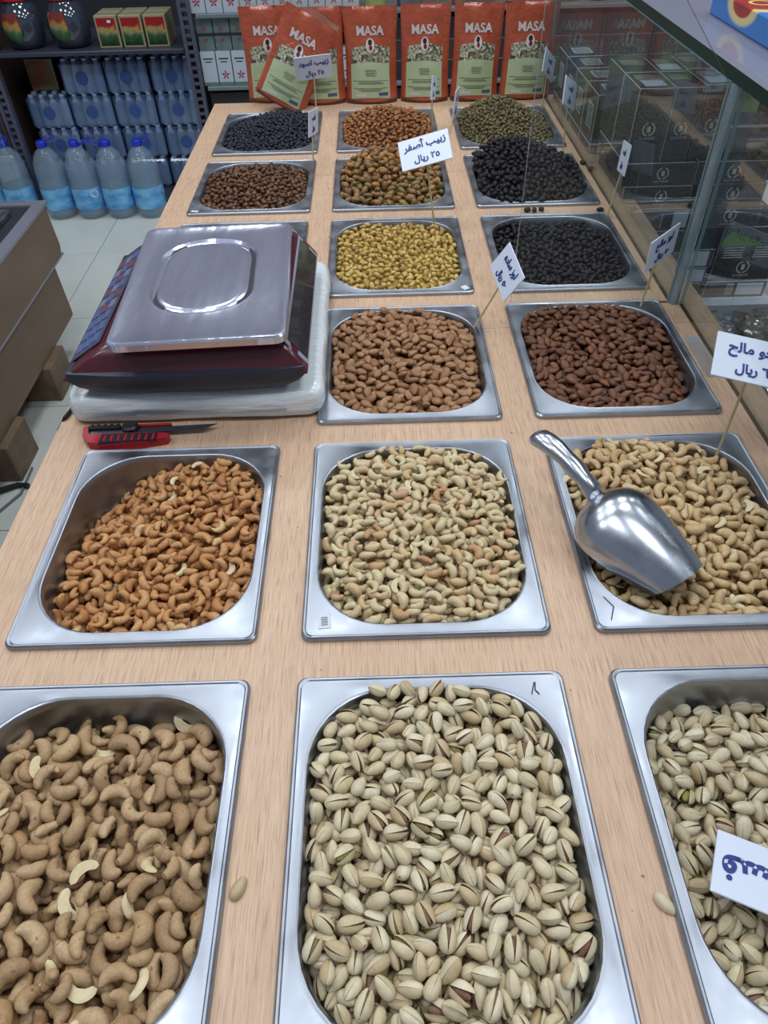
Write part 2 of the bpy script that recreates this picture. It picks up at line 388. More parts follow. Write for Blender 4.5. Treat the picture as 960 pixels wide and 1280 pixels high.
M['cashew_brown'] = nut_mat('skin_on_cashew', [(0.0, rgb(164, 132, 98)), (0.4, rgb(182, 150, 112)), (0.75, rgb(198, 168, 130)), (1.0, rgb(170, 134, 94))], 0.22, 350, spots=rgb(110, 78, 58))
M['cashew_orange'] = nut_mat('spiced_cashew', [(0.0, rgb(178, 120, 74)), (0.35, rgb(196, 142, 90)), (0.7, rgb(208, 158, 106)), (0.93, rgb(184, 124, 76)), (1.0, rgb(218, 184, 132))], 0.30, 420, spots=rgb(150, 84, 44))
M['cashew_pale'] = nut_mat('roasted_cashew', [(0.0, rgb(202, 184, 144)), (0.5, rgb(212, 196, 158)), (0.78, rgb(200, 170, 126)), (0.9, rgb(186, 142, 104)), (1.0, rgb(216, 200, 164))], 0.16, 260, spots=rgb(190, 150, 100))
M['cashew_gold'] = nut_mat('fried_cashew', [(0.0, rgb(202, 172, 128)), (0.45, rgb(214, 188, 144)), (0.8, rgb(194, 158, 114)), (1.0, rgb(220, 196, 154))], 0.20, 240, spots=rgb(176, 130, 84))
M['cashew_kernel'] = nut_mat('cashew_split_face', [(0.0, rgb(212, 192, 150)), (1.0, rgb(222, 206, 168))], 0.12, 200)
M['shell'] = nut_mat('pistachio_shell', [(0.0, rgb(200, 184, 150)), (0.4, rgb(214, 200, 168)), (0.75, rgb(222, 211, 184)), (0.9, rgb(192, 168, 130)), (1.0, rgb(210, 195, 160))], 0.18, 160, 0.5, bstr=0.12)
M['shell_in'] = nut_mat('pistachio_shell_inside', [(0.0, rgb(176, 148, 116)), (1.0, rgb(196, 172, 140))], 0.2, 200)
M['shell_rim'] = nut_mat('pistachio_shell_rim', [(0.0, rgb(172, 140, 104)), (1.0, rgb(196, 166, 128))], 0.2, 300)
M['kernel'] = nut_mat('pistachio_kernel', [(0.0, rgb(120, 84, 70)), (0.6, rgb(140, 108, 84)), (0.82, rgb(134, 124, 72)), (1.0, rgb(146, 150, 72))], 0.35, 400, 0.6)
M['almond'] = nut_mat('light_almond', [(0.0, rgb(158, 116, 82)), (0.5, rgb(176, 134, 98)), (1.0, rgb(146, 102, 70))], 0.38, 300, msc=(0.25, 2, 2), bstr=0.5)
M['almond_dark'] = nut_mat('dark_almond', [(0.0, rgb(112, 72, 54)), (0.5, rgb(134, 90, 66)), (1.0, rgb(96, 60, 46))], 0.35, 300, msc=(0.25, 2, 2), bstr=0.5)
def raisin_mat(name, stops, rough=0.5, bs=0.5): return nut_mat(name, stops, 0.4, 500, rough, bstr=bs)
M['r_yellow'] = raisin_mat('yellow_raisin', [(0.0, rgb(200, 168, 92)), (0.4, rgb(220, 192, 112)), (0.8, rgb(188, 152, 84)), (1.0, rgb(162, 116, 68))], 0.4)
M['r_amber'] = raisin_mat('amber_raisin', [(0.0, rgb(168, 120, 70)), (0.35, rgb(134, 104, 66)), (0.6, rgb(118, 106, 66)), (0.8, rgb(184, 134, 78)), (1.0, rgb(104, 68, 48))], 0.35)
M['r_brown'] = raisin_mat('dark_brown_raisin', [(0.0, rgb(112, 78, 56)), (0.5, rgb(92, 60, 46)), (0.9, rgb(134, 96, 64)), (1.0, rgb(70, 46, 40))], 0.45)
M['r_black'] = raisin_mat('black_raisin', [(0.0, rgb(34, 31, 37)), (0.6, rgb(44, 40, 46)), (1.0, rgb(28, 25, 31))], 0.65)
M['r_blue'] = raisin_mat('blue_black_raisin', [(0.0, rgb(40, 44, 58)), (0.6, rgb(52, 56, 72)), (1.0, rgb(32, 34, 46))], 0.65)
M['r_rust'] = raisin_mat('rust_raisin', [(0.0, rgb(164, 106, 60)), (0.4, rgb(134, 82, 50)), (0.75, rgb(184, 128, 72)), (1.0, rgb(98, 60, 46))], 0.4)
M['r_green'] = raisin_mat('greenish_raisin', [(0.0, rgb(122, 112, 80)), (0.5, rgb(102, 92, 66)), (1.0, rgb(140, 126, 88))], 0.55)
M['r_red'] = raisin_mat('red_berry', [(0.0, rgb(120, 30, 34)), (1.0, rgb(90, 24, 28))], 0.5)

# a kind: shapes = list of (list of (part name, mesh, MB with its own transform), label bits)
def shape(parts): return {'parts': parts, 'pts': np.concatenate([arr(p[1]) for p in parts]), 'faces': parts}
def simple(name, mb, mat): return {'parts': [(name, mb, mat)], 'mesh': [mb.mesh(name, mat, 1.2, fix=True)]}
KINDS = {}
def cash(name, mat, L, halves):
    out = [simple(name, cashew(i*7+3, L*(0.78, 0.9, 0.98, 1.03, 1.1, 0.94, 1.06, 0.85)[i]), M[mat]) for i in range(8)]
    if halves: out.append(simple('split_'+name, cashew(51, L*0.95, True), M['cashew_kernel'])); out[-1]['rare'] = halves
    return out
KINDS['skin_on_cashew'] = cash('skin_on_cashew', 'cashew_brown', 1.20, 0.014)
KINDS['spiced_cashew'] = cash('spiced_cashew', 'cashew_orange', 0.88, 0.010)
KINDS['roasted_cashew'] = cash('roasted_cashew', 'cashew_pale', 0.88, 0.012)
KINDS['fried_cashew'] = cash('fried_cashew', 'cashew_gold', 1.0, 0.012)
def pist(name, L, gap):
    h1 = pistachio_half(1, L); h2 = pistachio_half(-1, L)
    ax = Vector((-0.0108*L, 0, 0))
    T = lambda s: Matrix.Translation(ax) @ Matrix.Rotation(s*gap, 4, 'Z') @ Matrix.Translation(-ax)
    spin(h1, T(1)); spin(h2, T(-1)); sm = [M['shell'], M['shell_in'], M['shell_rim']]
    parts = [('shell_half', h1, sm), ('shell_half', h2, sm)]
    if gap > 0.03: parts.append(('kernel', spin(ovoid(0.0088*L, 0.0050*L, 0.0048*L, 8, 8, 0.15, 0.6), Matrix.Translation((0.0003, 0, 0))), M['kernel']))
    return {'parts': parts, 'mesh': [mb.mesh(n, m, 1.0, fix=False) for n, mb, m in parts]}
KINDS['pistachio'] = [pist('pistachio', 0.94, 0.12), pist('pistachio', 0.88, 0.08), pist('pistachio', 0.99, 0.05), pist('pistachio', 0.92, 0.012), pist('pistachio', 0.86, 0.012), pist('pistachio', 0.96, 0.20), pist('pistachio', 1.0, 0.012)]
KINDS['light_almond'] = [simple('almond', ovoid(0.0112*s, 0.0068*s, 0.0043*s, 10, 10, 0.2, 0.72, 0.03, i), M['almond']) for i, s in enumerate((0.9, 1.0, 1.08))]
KINDS['dark_almond'] = [simple('dark_roasted_almond', ovoid(0.0108*s, 0.0063*s, 0.0045*s, 10, 10, 0.2, 0.72, 0.03, i), M['almond_dark']) for i, s in enumerate((0.9, 1.0, 1.08))]
def rais(name, mat, s, el=1.35, rg=0.26):
    return [simple(name, ovoid(0.0045*s*el, 0.0041*s, 0.0036*s, 6, 7, 0.08, 0.5, rg, i), M[mat]) for i in range(8)]
KINDS['amber_raisin'] = rais('amber_raisin', 'r_amber', 1.75, 1.45, 0.24)
KINDS['yellow_raisin'] = rais('yellow_raisin', 'r_yellow', 1.18)
KINDS['dark_brown_raisin'] = rais('dark_brown_raisin', 'r_brown', 1.2)
KINDS['black_raisin'] = rais('black_raisin', 'r_black', 1.15)
KINDS['black_dried_fruit'] = rais('black_raisin', 'r_black', 1.35)
KINDS['blue_black_raisin'] = rais('blue_black_raisin', 'r_blue', 1.0)
KINDS['rust_raisin'] = rais('rust_raisin', 'r_rust', 1.25)
KINDS['greenish_raisin'] = rais('greenish_raisin', 'r_green', 0.95, 1.7)
KINDS['red_berry'] = rais('red_berry', 'r_red', 1.0, 1.7)

CELL = 0.0015
def profiles(sh, norient, tilt):
    """height of the underside and the top of a shape in many orientations on a fine grid"""
    V = []; F = []
    for _, mb, _m in sh['parts']:
        o = len(V); V += mb.v
        for f in mb.f:
            for k in range(1, len(f)-1): F.append((f[0]+o, f[k]+o, f[k+1]+o))
    V = np.array(V); F = np.array(F)
    n = 1800; tri = F[rng.integers(0, len(F), n)]; w = rng.dirichlet((1, 1, 1), n)
    P = np.concatenate([(V[tri]*w[:, :, None]).sum(1), V])
    out = []
    for k in range(norient):
        e = Euler((rng.uniform(-PI, PI) if sh.get('roll') else rng.normal(0, tilt*0.8)+(PI if rng.random() < 0.5 and not sh.get('flat') else 0), rng.normal(0, tilt), 0))
        R = Matrix.Rotation(rng.uniform(-PI, PI), 3, 'Z') @ e.to_matrix()
        Q = P @ np.array(R).T
        ij = np.round(Q[:, :2]/CELL).astype(int); mn = ij.min(0); ij -= mn; sx, sy = ij.max(0)+1
        bot = np.full((sx, sy), 9.0); top = np.full((sx, sy), -9.0)
        np.minimum.at(bot, (ij[:, 0], ij[:, 1]), Q[:, 2]); np.maximum.at(top, (ij[:, 0], ij[:, 1]), Q[:, 2])
        out.append((R, mn, bot, top, bot < 5))
    return out
CAMP = np.array((0, 0, 0.6316))
def fill(pan, kind, target, layers=2.4, sink=0.0030, tilt=0.42, count=900, norient=26, K=8):
    """drop one piece after another on the lowest spots of a height field until the pan is filled up to target(u, v)"""
    c, r = pan; x0, x1 = COLS[c]; y0, y1 = ROWS[r]; shapes = KINDS[kind]
    nx, ny = int((x1-x0)/CELL)+1, int((y1-y0)/CELL)+1
    X = x0+np.arange(nx)*CELL; Y = y0+np.arange(ny)*CELL; XX, YY = np.meshgrid(X, Y, indexing='ij')
    T = target((XX-x0)/(x1-x0), (YY-y0)/(y1-y0))
    # inside of the rounded opening
    mx, my, rr = OM; ex = 0.0005; ax, ay = (x1-x0)/2-mx-ex, (y1-y0)/2-my-ex
    dx = np.maximum(np.abs(XX-(x0+x1)/2)-(ax-rr), 0); dy = np.maximum(np.abs(YY-(y0+y1)/2)-(ay-rr), 0)
    inside = dx*dx+dy*dy < rr*rr
    over = T > 0.012                                    # where the heap stands over the rim it may lap a little over it
    th = {'n': 0}; prof = []
    for si, sh in enumerate(shapes):
        ps = profiles(sh, norient, tilt); prof.append(ps)
    thick = np.mean([p[3].max()-p[2].min() for ps in prof for p in ps])
    H = np.where(inside, T-thick*layers, 0.5); base = H.copy()
    H = np.where(~inside & (dx*dx+dy*dy < (rr+0.006)**2), np.maximum(0.0065, base*0), H); H[(dx*dx+dy*dy >= (rr+0.006)**2)] = 0.5
    own = np.full(H.shape, -1); placed = []
    ii, jj = np.nonzero(inside); wts = np.array([s.get('rare', 0) for s in shapes]); com = [k for k in range(len(shapes)) if not wts[k]]
    full = 0
    cand = list(zip(ii, jj)); miss = 0
    while len(placed) < count and miss < 60:
        best = None; pk = rng.integers(0, len(ii), K*6); pk = pk[np.argsort((T-H)[ii[pk], jj[pk]])[::-1][:K]]
        for q in pk:
            s = int(rng.choice(com)); u = rng.random()
            for k in range(len(shapes)):
                if wts[k] and u < wts[k]: s = k
            R, mn, bot, top, mk = prof[s][rng.integers(norient)]
            a, b = ii[q]+mn[0], jj[q]+mn[1]; sx, sy = bot.shape
            if a < 0 or b < 0 or a+sx > nx or b+sy > ny: continue
            hp = H[a:a+sx, b:b+sy]; z = (hp-bot)[mk].max()-sink
            sc = z+top.max()*0.6-T[ii[q], jj[q]]
            if best is None or sc < best[0]: best = (sc, z, s, R, a, b, bot, top, mk, ii[q], jj[q])
        if best is None or best[0] > thick*0.34: miss += 1; continue
        miss = 0
        sc, z, s, R, a, b, bot, top, mk, qi, qj = best; sx, sy = bot.shape
        hp = H[a:a+sx, b:b+sy]; nt_ = np.where(mk, z+top, -9); up = nt_ > hp
        hp[up] = nt_[up]; own[a:a+sx, b:b+sy][up] = len(placed)
        placed.append((s, R, (x0+qi*CELL, y0+qj*CELL, z)))
    # visible area of every piece, larger when nearer to the viewer
    vis = np.bincount(own[own >= 0].ravel(), minlength=len(placed)).astype(float)
    for i, (s, R, p) in enumerate(placed):
        d = np.array(p)-CAMP; uvx = d[0]/(d[1]*0.7+0.45)
        inview = d[1] > 0.03
        vis[i] *= (1.0/np.dot(d, d)) if p[1] > 0.12 else 0.02
        if vis[i] and in_view(p) is False: vis[i] *= 0.05
    return dict(pan=pan, kind=kind, placed=placed, vis=vis, base=np.where(inside, base+thick*0.05, base), X=X, Y=Y, inside=inside)
_cm = SC.camera.matrix_world.inverted()
def in_view(p):
    q = _cm @ Vector(p); u = 480+892*q.x/-q.z; v = 640-892*q.y/-q.z
    return -15 < u < 975 and -15 < v < 1295
def make_pile(F, keep, name, label, cat, labels, group, pname='pieces'):
    """keep = indices that become things; the rest is joined into one stuff object over a hidden core"""
    kset = set(keep); shapes = KINDS[F['kind']]; V = []; FA = []; MI = []; off = 0; mats = []
    geo = {}
    for si, sh in enumerate(shapes):
        vs = np.array([v for _, mb, _m in sh['parts'] for v in mb.v]); fs = []; mi = []; o = 0
        for _, mb, m in sh['parts']:
            ml = m if isinstance(m, list) else [m]
            for x in ml:
                if x not in mats: mats.append(x)
            for f, k in zip(mb.f, mb.m): fs.append(tuple(i+o for i in f)); mi.append(mats.index(ml[k]))
            o += len(mb.v)
        geo[si] = (vs, fs, mi)
    chunks = []; 
    for i, (s, R, p) in enumerate(F['placed']):
        if i in kset: continue
        vs, fs, mi = geo[s]; chunks.append(vs @ np.array(R).T+np.array(p))
        FA += [tuple(a+off for a in f) for f in fs]; MI += mi; off += len(vs)
    # core
    st = 4; ins = F['inside'][::st, ::st]; bs = F['base'][::st, ::st]; xs = F['X'][::st]; ys = F['Y'][::st]; idx = {}; core = []
    for a in range(ins.shape[0]):
        for b in range(ins.shape[1]):
            if ins[a, b]: idx[(a, b)] = off+len(core); core.append((xs[a], ys[b], bs[a, b]))
    for (a, b), k in idx.items():
        if (a+1, b) in idx and (a, b+1) in idx and (a+1, b+1) in idx: FA.append((k, idx[(a+1, b)], idx[(a+1, b+1)], idx[(a, b+1)])); MI.append(0)
    VV = np.concatenate(chunks+[np.array(core)]) if chunks else np.array(core)
    me = bpy.data.meshes.new(name); me.from_pydata(VV.tolist(), [], FA)
    for m in mats: me.materials.append(m)
    me.polygons.foreach_set('material_index', MI)
    me.shade_smooth(); me.update()
    tag(put(name, me), label, cat, None, 'stuff')
    roots = {}
    for i in sorted(keep):
        s, R, p = F['placed'][i]; sh = shapes[s]; mw = R.to_4x4(); mw.translation = Vector(p)
        if len(sh['parts']) == 1:
            o = bpy.data.objects.new(sh['parts'][0][0], sh['mesh'][0]); COL.objects.link(o); o.matrix_basis = mw
        else:
            o = bpy.data.objects.new(sh.get('name', 'pistachio'), None); COL.objects.link(o); o.matrix_basis = mw; o.empty_display_size = 0.005
            for (pn, _, _m), me_ in zip(sh['parts'], sh['mesh']):
                ch = bpy.data.objects.new(pn, me_); COL.objects.link(ch); ch.parent = o
        lb, gp = labels(F, i, s, sh); tag(o, lb, cat.rstrip('s') if not cat.endswith('ies') else 'berry', gp)

sm = lambda a, b, x: np.clip((x-a)/(b-a), 0, 1)**2*(3-2*np.clip((x-a)/(b-a), 0, 1))
bell = lambda u, v, cu, cv, su, sv: np.exp(-((u-cu)/su)**2-((v-cv)/sv)**2)
NZ = lambda u, v, a, s=0: a*(np.sin(7*u+3*v+s)*np.cos(5*v-4*u+2*s))
FILLS = []
def F_(pan, kind, target, **k):
    f = fill(pan, kind, target, **k); FILLS.append(f); return f
f_c0 = F_((0, 0), 'skin_on_cashew', lambda u, v: -0.012-0.022*sm(0.75, 1.0, v)*(1.5-u)+NZ(u, v, 0.004), count=700, tilt=0.5)
f_p1 = F_((1, 0), 'pistachio', lambda u, v: -0.003+0.018*bell(u, v, 0.5, 0.55, 0.42, 0.5)+0.006*sm(0.8, 1, v), count=1400)
f_p2 = F_((2, 0), 'pistachio', lambda u, v: -0.022-0.018*sm(0.8, 1.0, v)+0.008*sm(0.4, 0, v)+NZ(u, v, 0.003), count=1200)
f_c1 = F_((0, 1), 'spiced_cashew', lambda u, v: -0.016-0.045*sm(0.5, 0.0, u)*sm(0.35, 0.95, v)+0.020*bell(u, v, 0.75, 0.85, 0.35, 0.4)-0.004*sm(0.3, 0, v), count=900, tilt=0.55)
f_c2 = F_((1, 1), 'roasted_cashew', lambda u, v: -0.002+0.017*bell(u, v, 0.55, 0.6, 0.42, 0.5)-0.010*bell(u, v, 0.02, 0.25, 0.15, 0.3), count=1000, tilt=0.5)
f_c3 = F_((2, 1), 'fried_cashew', lambda u, v: -0.010+0.026*bell(u, v, 0.35, 0.85, 0.4, 0.3)+0.010*bell(u, v, 0.7, 0.5, 0.4, 0.4)-0.012*sm(0.75, 1, u)*sm(0.7, 1, v), count=900, tilt=0.5)
f_a1 = F_((1, 2), 'light_almond', lambda u, v: -0.008+0.022*bell(u, v, 0.42, 0.75, 0.42, 0.4)-0.004*sm(0.85, 1, u), count=1200, tilt=0.5)
f_a2 = F_((2, 2), 'dark_almond', lambda u, v: -0.002+0.012*bell(u, v, 0.4, 0.8, 0.5, 0.3)-0.022*sm(0.70, 1.0, u)*sm(0.75, 0.1, v), count=1300, tilt=0.5)
R_ = dict(K=4, norient=14, tilt=0.6, sink=0.001, layers=1.3)
f_r1 = F_((1, 3), 'yellow_raisin', lambda u, v: -0.002+0.007*bell(u, v, 0.5, 0.5, 0.5, 0.5)+NZ(u, v, 0.002), count=2200, **R_)
f_r2 = F_((2, 3), 'black_raisin', lambda u, v: -0.006+0.004*NZ(u, v, 1.0)+0.010*bell(u, v, 0.75, 0.95, 0.12, 0.1)+0.012*bell(u, v, 0.1, 0.95, 0.2, 0.1), count=2200, **R_)
f_r3 = F_((0, 3), 'red_berry', lambda u, v: -0.004+0.006*sm(0.5, 1, u), count=1500, **R_)
f_r4 = F_((0, 4), 'dark_brown_raisin', lambda u, v: -0.003+0.012*bell(u, v, 0.5, 0.6, 0.5, 0.5), count=2200, **R_)
f_r5 = F_((1, 4), 'amber_raisin', lambda u, v: 0.000+0.042*bell(u, v, 0.48, 0.75, 0.4, 0.45)+NZ(u, v, 0.003), count=900, K=6, norient=20, tilt=0.6, sink=0.0015, layers=1.6)
f_r6 = F_((2, 4), 'black_dried_fruit', lambda u, v: 0.004+0.062*bell(u, v, 0.42, 0.70, 0.42, 0.42), count=2200, **R_)
f_r7 = F_((0, 5), 'blue_black_raisin', lambda u, v: -0.004+0.028*bell(u, v, 0.62, 0.7, 0.35, 0.45), count=2600, **R_)
f_r8 = F_((1, 5), 'rust_raisin', lambda u, v: -0.002+0.040*bell(u, v, 0.5, 0.6, 0.38, 0.45), count=2200, **R_)
f_r9 = F_((2, 5), 'greenish_raisin', lambda u, v: -0.003+0.062*bell(u, v, 0.45, 0.62, 0.33, 0.45), count=3200, **R_)

LIM = 298
def top_k(F, k): o = np.argsort(-F['vis']); return [int(i) for i in o[:k] if F['vis'][i] > 0]
# pistachios stand in two pans: the 300 that show largest over both
av = sorted([(v, 0, i) for i, v in enumerate(f_p1['vis'])]+[(v, 1, i) for i, v in enumerate(f_p2['vis'])], reverse=True)[:LIM]
kp1 = [i for v, w, i in av if w == 0]; kp2 = [i for v, w, i in av if w == 1]
DIR8 = ['right', 'back right', 'back', 'back left', 'left', 'front left', 'front', 'front right']
def spot(F, i):
    (c, r), p = F['pan'], F['placed'][i][2]; u = (p[0]-COLS[c][0])/(COLS[c][1]-COLS[c][0]); v = (p[1]-ROWS[r][0])/(ROWS[r][1]-ROWS[r][0])
    a = 0 if u < 0.36 else 1 if u < 0.64 else 2; b = 0 if v < 0.34 else 1 if v < 0.67 else 2
    return [['at front left of', 'at front of', 'at front right of'], ['at left of', 'in middle of', 'at right of'], ['at back left of', 'at back of', 'at back right of']][b][a]
def pose(F, i, axis, words, both=False):
    d = F['placed'][i][1] @ Vector(axis)
    if abs(d.z) > 0.75: return 'standing upright'
    k = int(round(math.atan2(d.y, d.x)/(PI/4))) % 8
    if both: return ['lying crosswise', 'lying slantwise', 'lying lengthwise', 'lying slantwise'][k % 4]
    return words+' '+DIR8[k]
def sized(F, i):
    sh = KINDS[F['kind']][F['placed'][i][0]]; P = sh['parts'][0][1].v; l = max(p[0] for p in P)-min(p[0] for p in P)
    al = [max(p[0] for p in x['parts'][0][1].v)-min(p[0] for p in x['parts'][0][1].v) for x in KINDS[F['kind']]]; q = sorted(al)
    return 'small' if l < q[len(q)//3] else 'large' if l >= q[-max(len(q)//3, 1)] else 'middling'
def lab(whole, split, grp, axis=(0, -1, 0), words='hollow facing', both=False, pan='its pan'):
    def fn(F, i, s, sh):
        if 'rare' in sh: return (split+', '+pose(F, i, axis, words)+', '+spot(F, i)+' '+pan, 'split halves, '+grp)
        return (sized(F, i)+' '+whole+', '+pose(F, i, axis, words, both)+', '+spot(F, i)+' '+pan, grp)
    return fn
def plab(pan, grp):
    def fn(F, i, s, sh):
        o = len(sh['parts']) > 2
        return (sized(F, i)+(' open' if o else ' nearly closed')+' pistachio, '+pose(F, i, (1, 0, 0), 'tip pointing')+', '+spot(F, i)+' '+pan, ('open ' if o else 'closed ')+grp)
    return fn
make_pile(f_c0, top_k(f_c0, LIM), 'skin_on_cashew_heap', 'remaining brown skin-on cashews filling the front left pan', 'cashews', lab('brown skin-on cashew', 'pale split half among brown cashews', 'cashews in the front left pan'), '')
make_pile(f_p1, kp1, 'pistachio_heap', 'remaining pistachios filling the front centre pan', 'pistachios', plab('the front centre pan', 'pistachios in the front centre pan'), '')
make_pile(f_p2, kp2, 'pistachio_heap', 'remaining pistachios filling the front right pan', 'pistachios', plab('the front right pan', 'pistachios in the front right pan'), '')
make_pile(f_c1, top_k(f_c1, LIM), 'spiced_cashew_heap', 'remaining orange spiced cashews below the cutter knife', 'cashews', lab('orange spiced cashew', 'pale split half among orange cashews', 'orange cashews in the left pan'), '')
make_pile(f_c2, top_k(f_c2, LIM), 'roasted_cashew_heap', 'remaining pale roasted cashews filling the second centre pan', 'cashews', lab('pale cream roasted cashew', 'flat split half among pale cashews', 'pale cashews in the centre pan'), '')
make_pile(f_c3, top_k(f_c3, LIM), 'fried_cashew_heap', 'remaining golden cashews around the metal scoop', 'cashews', lab('golden cashew near the scoop', 'flat split half among golden cashews', 'golden cashews in the right pan'), '')
make_pile(f_a1, top_k(f_a1, LIM), 'almond_heap', 'remaining light brown almonds beside the foam slab', 'almonds', lab('light brown almond', '', 'light almonds in the centre pan', (1, 0, 0), 'tip pointing'), '')
make_pile(f_a2, top_k(f_a2, LIM), 'dark_roasted_almond_heap', 'remaining dark roasted almonds in front of the glass pane', 'almonds', lab('dark reddish roasted almond', '', 'dark almonds in the right pan', (1, 0, 0), 'tip pointing'), '')
make_pile(f_r5, top_k(f_r5, LIM), 'amber_raisin_heap', 'remaining large amber raisins heaped in the centre pan', 'raisins', lab('amber or olive raisin', '', 'large amber raisins', (1, 0, 0), '', True), '')
def heap(F, name, label, cat): make_pile(F, [], name, label, cat, None, '')
heap(f_r1, 'yellow_raisin_heap', 'golden yellow raisins filling the pan behind the light almonds', 'raisins')
heap(f_r2, 'black_raisin_heap', 'level black raisins in the pan just behind the glass pane', 'raisins')
heap(f_r3, 'red_berry_heap', 'dark red dried berries peeping out behind the scale', 'berries')
heap(f_r4, 'dark_brown_raisin_heap', 'dark brown raisins in the pan behind the scale', 'raisins')
heap(f_r6, 'black_dried_fruit_heap', 'high heap of large black dried fruit spilling over its pan', 'dried fruit')
heap(f_r7, 'blue_black_raisin_heap', 'blue-black raisins in the far left pan', 'raisins')
heap(f_r8, 'rust_raisin_heap', 'reddish brown raisins heaped in the far centre pan', 'raisins')
heap(f_r9, 'greenish_raisin_heap', 'greenish brown small raisins heaped in the far right pan', 'raisins')
print('PILES', {F['kind']+str(F['pan']): len(F['placed']) for F in FILLS})

# ------------------------------------------------------------------ things lying on the counter
def bag_wrap_mat():
    m, nt, b = newmat('wrapped_foam'); b.inputs['Base Color'].default_value = rgb(222, 228, 232); b.inputs['Roughness'].default_value = 0.25
    b.inputs['Coat Weight'].default_value = 0.5; b.inputs['Coat Roughness'].default_value = 0.12
    n = noise(nt, 30, 5, sc=(0.5, 3, 3)); bump(nt, b, n.outputs[0], 0.9, 0.004); return m
foam = thing('foam_slab', 'white foam slab wrapped in clear film under the weighing scale', 'slab', (-0.2635, 1.032, 0.0), (0, 0, 0.008))
mb = MB(); hw, hd = 0.182, 0.207
def frr(g, z, r=0.022): return rrect(-hw+g, hw-g, -hd+g, hd-g, r, z, 6, 8)
wob = lambda q, a: [(x+a*math.sin(40*y+z*90), y+a*math.sin(37*x+z*70), z+a*0.6*math.sin(31*x+27*y)) for x, y, z in q]
mb.rings([frr(0.006, 0.0022), wob(frr(0.001, 0.007), 0.0012), wob(frr(-0.001, 0.02), 0.0018), wob(frr(0.0, 0.034), 0.0018), wob(frr(0.004, 0.042), 0.0012), frr(0.012, 0.0455), frr(0.05, 0.046), frr(0.12, 0.046)])
obj('wrapped_block', mb, bag_wrap_mat(), foam, smooth=1.2)
fs = MB().grid(lambda u, v: (-0.17+0.3*u, -hd-0.0022-0.001*math.sin(9*u), 0.014+0.012*v+0.004*math.sin(6*u)), 24, 3)
obj('film_fold', fs, glass_mat('film', haze=0.25, refl=1.6, hazecol=rgb(225, 230, 235), rough=0.08, smear=True), foam)

sc_ = thing('weighing_scale', 'maroon price-computing weighing scale with a steel plate, on the wrapped foam slab', 'scale', (-0.265, 1.0, 0.0468), (0, 0, 0.006))
M['maroon'] = plain('maroon_plastic', rgb(84, 30, 42), 0.28, coat=0.3); M['navy'] = plain('navy_plastic', rgb(42, 46, 60), 0.4)
def sr(x0, x1, y0, y1, r, z): return rrect(x0, x1, y0, y1, r, z, 5, 6)
def bow(q, k):   # front face swells towards the buyer
    return [(x, y-(k*(1-(x/0.17)**2) if y < -0.1 else 0), z) for x, y, z in q]
obj('base', MB().rings([bow(sr(-0.112, 0.120, -0.160, 0.165, 0.02, 0.005), 0.004), bow(sr(-0.135, 0.142, -0.170, 0.175, 0.014, 0.010), 0.010), bow(sr(-0.152, 0.156, -0.174, 0.180, 0.006, 0.020), 0.010), bow(sr(-0.163, 0.164, -0.174, 0.184, 0.004, 0.029), 0.015), bow(sr(-0.162, 0.163, -0.173, 0.182, 0.004, 0.041), 0.015), bow(sr(-0.140, 0.145, -0.160, 0.170, 0.004, 0.046), 0.008)]), M['navy'], sc_, smooth=0.9)
obj('body', MB().rings([bow(sr(-0.169, 0.167, -0.175, 0.186, 0.003, 0.0300), 0.009), bow(sr(-0.164, 0.1655, -0.174, 0.185, 0.004, 0.036), 0.007), bow(sr(-0.132, 0.151, -0.168, 0.180, 0.008, 0.058), 0.004), bow(sr(-0.108, 0.139, -0.158, 0.174, 0.012, 0.072), 0.001), sr(-0.100, 0.134, -0.150, 0.168, 0.014, 0.0745)]), M['maroon'], sc_, smooth=0.6)
# sloping panels: keypad on the left, display on the right
def slope_panel(xa, za, xb, zb, y0, y1, t, off):
    nrm = Vector((-(zb-za), 0, xb-xa)).normalized(); nrm = nrm if nrm.z > 0 else -nrm
    A = Vector((xa, 0, za))+nrm*off; B = Vector((xb, 0, zb))+nrm*off; n2 = nrm*t
    mb = MB(); vs = []
    for q in (A, B):
        for y in (y0, y1):
            vs.append((q.x, y, q.z)); vs.append((q.x+n2.x, y, q.z+n2.z))
    return mb.add(vs, [(0, 4, 5, 1), (2, 3, 7, 6), (0, 1, 3, 2), (4, 6, 7, 5), (1, 5, 7, 3), (0, 2, 6, 4)]), A, B, nrm
pm, A, B, nr = slope_panel(-0.160, 0.0395, -0.112, 0.0700, -0.146, 0.158, 0.0012, 0.0012)
kp = obj('keypad_panel', pm, plain('keypad_grey', rgb(84, 86, 104), 0.3), sc_, smooth=False)
kk = [plain('key_blue', rgb(88, 104, 150), 0.4), plain('key_red', rgb(122, 74, 92), 0.4), plain('key_grey', rgb(120, 126, 148), 0.4)]
for i in range(9):
    for j in range(3):
        f0, f1 = 0.10+0.28*j, 0.10+0.28*j+0.2; y0 = -0.135+0.0315*i
        a = A.lerp(B, f0)+nr*0.0012; b = A.lerp(B, f1)+nr*0.0012
        vs = [(a.x, y0, a.z), (b.x, y0, b.z), (b.x, y0+0.024, b.z), (a.x, y0+0.024, a.z)]; vs += [(x+nr.x*0.0012, y, z+nr.z*0.0012) for x, y, z in vs]
        obj('key', MB().add(vs, [(4, 5, 6, 7), (0, 1, 5, 4), (1, 2, 6, 5), (2, 3, 7, 6), (3, 0, 4, 7)]), kk[(i*2+j) % 3 if i > 2 else 0], kp, smooth=False)
pm, A, B, nr = slope_panel(0.1660, 0.0335, 0.1375, 0.0710, -0.160, 0.170, 0.0012, 0.0012)
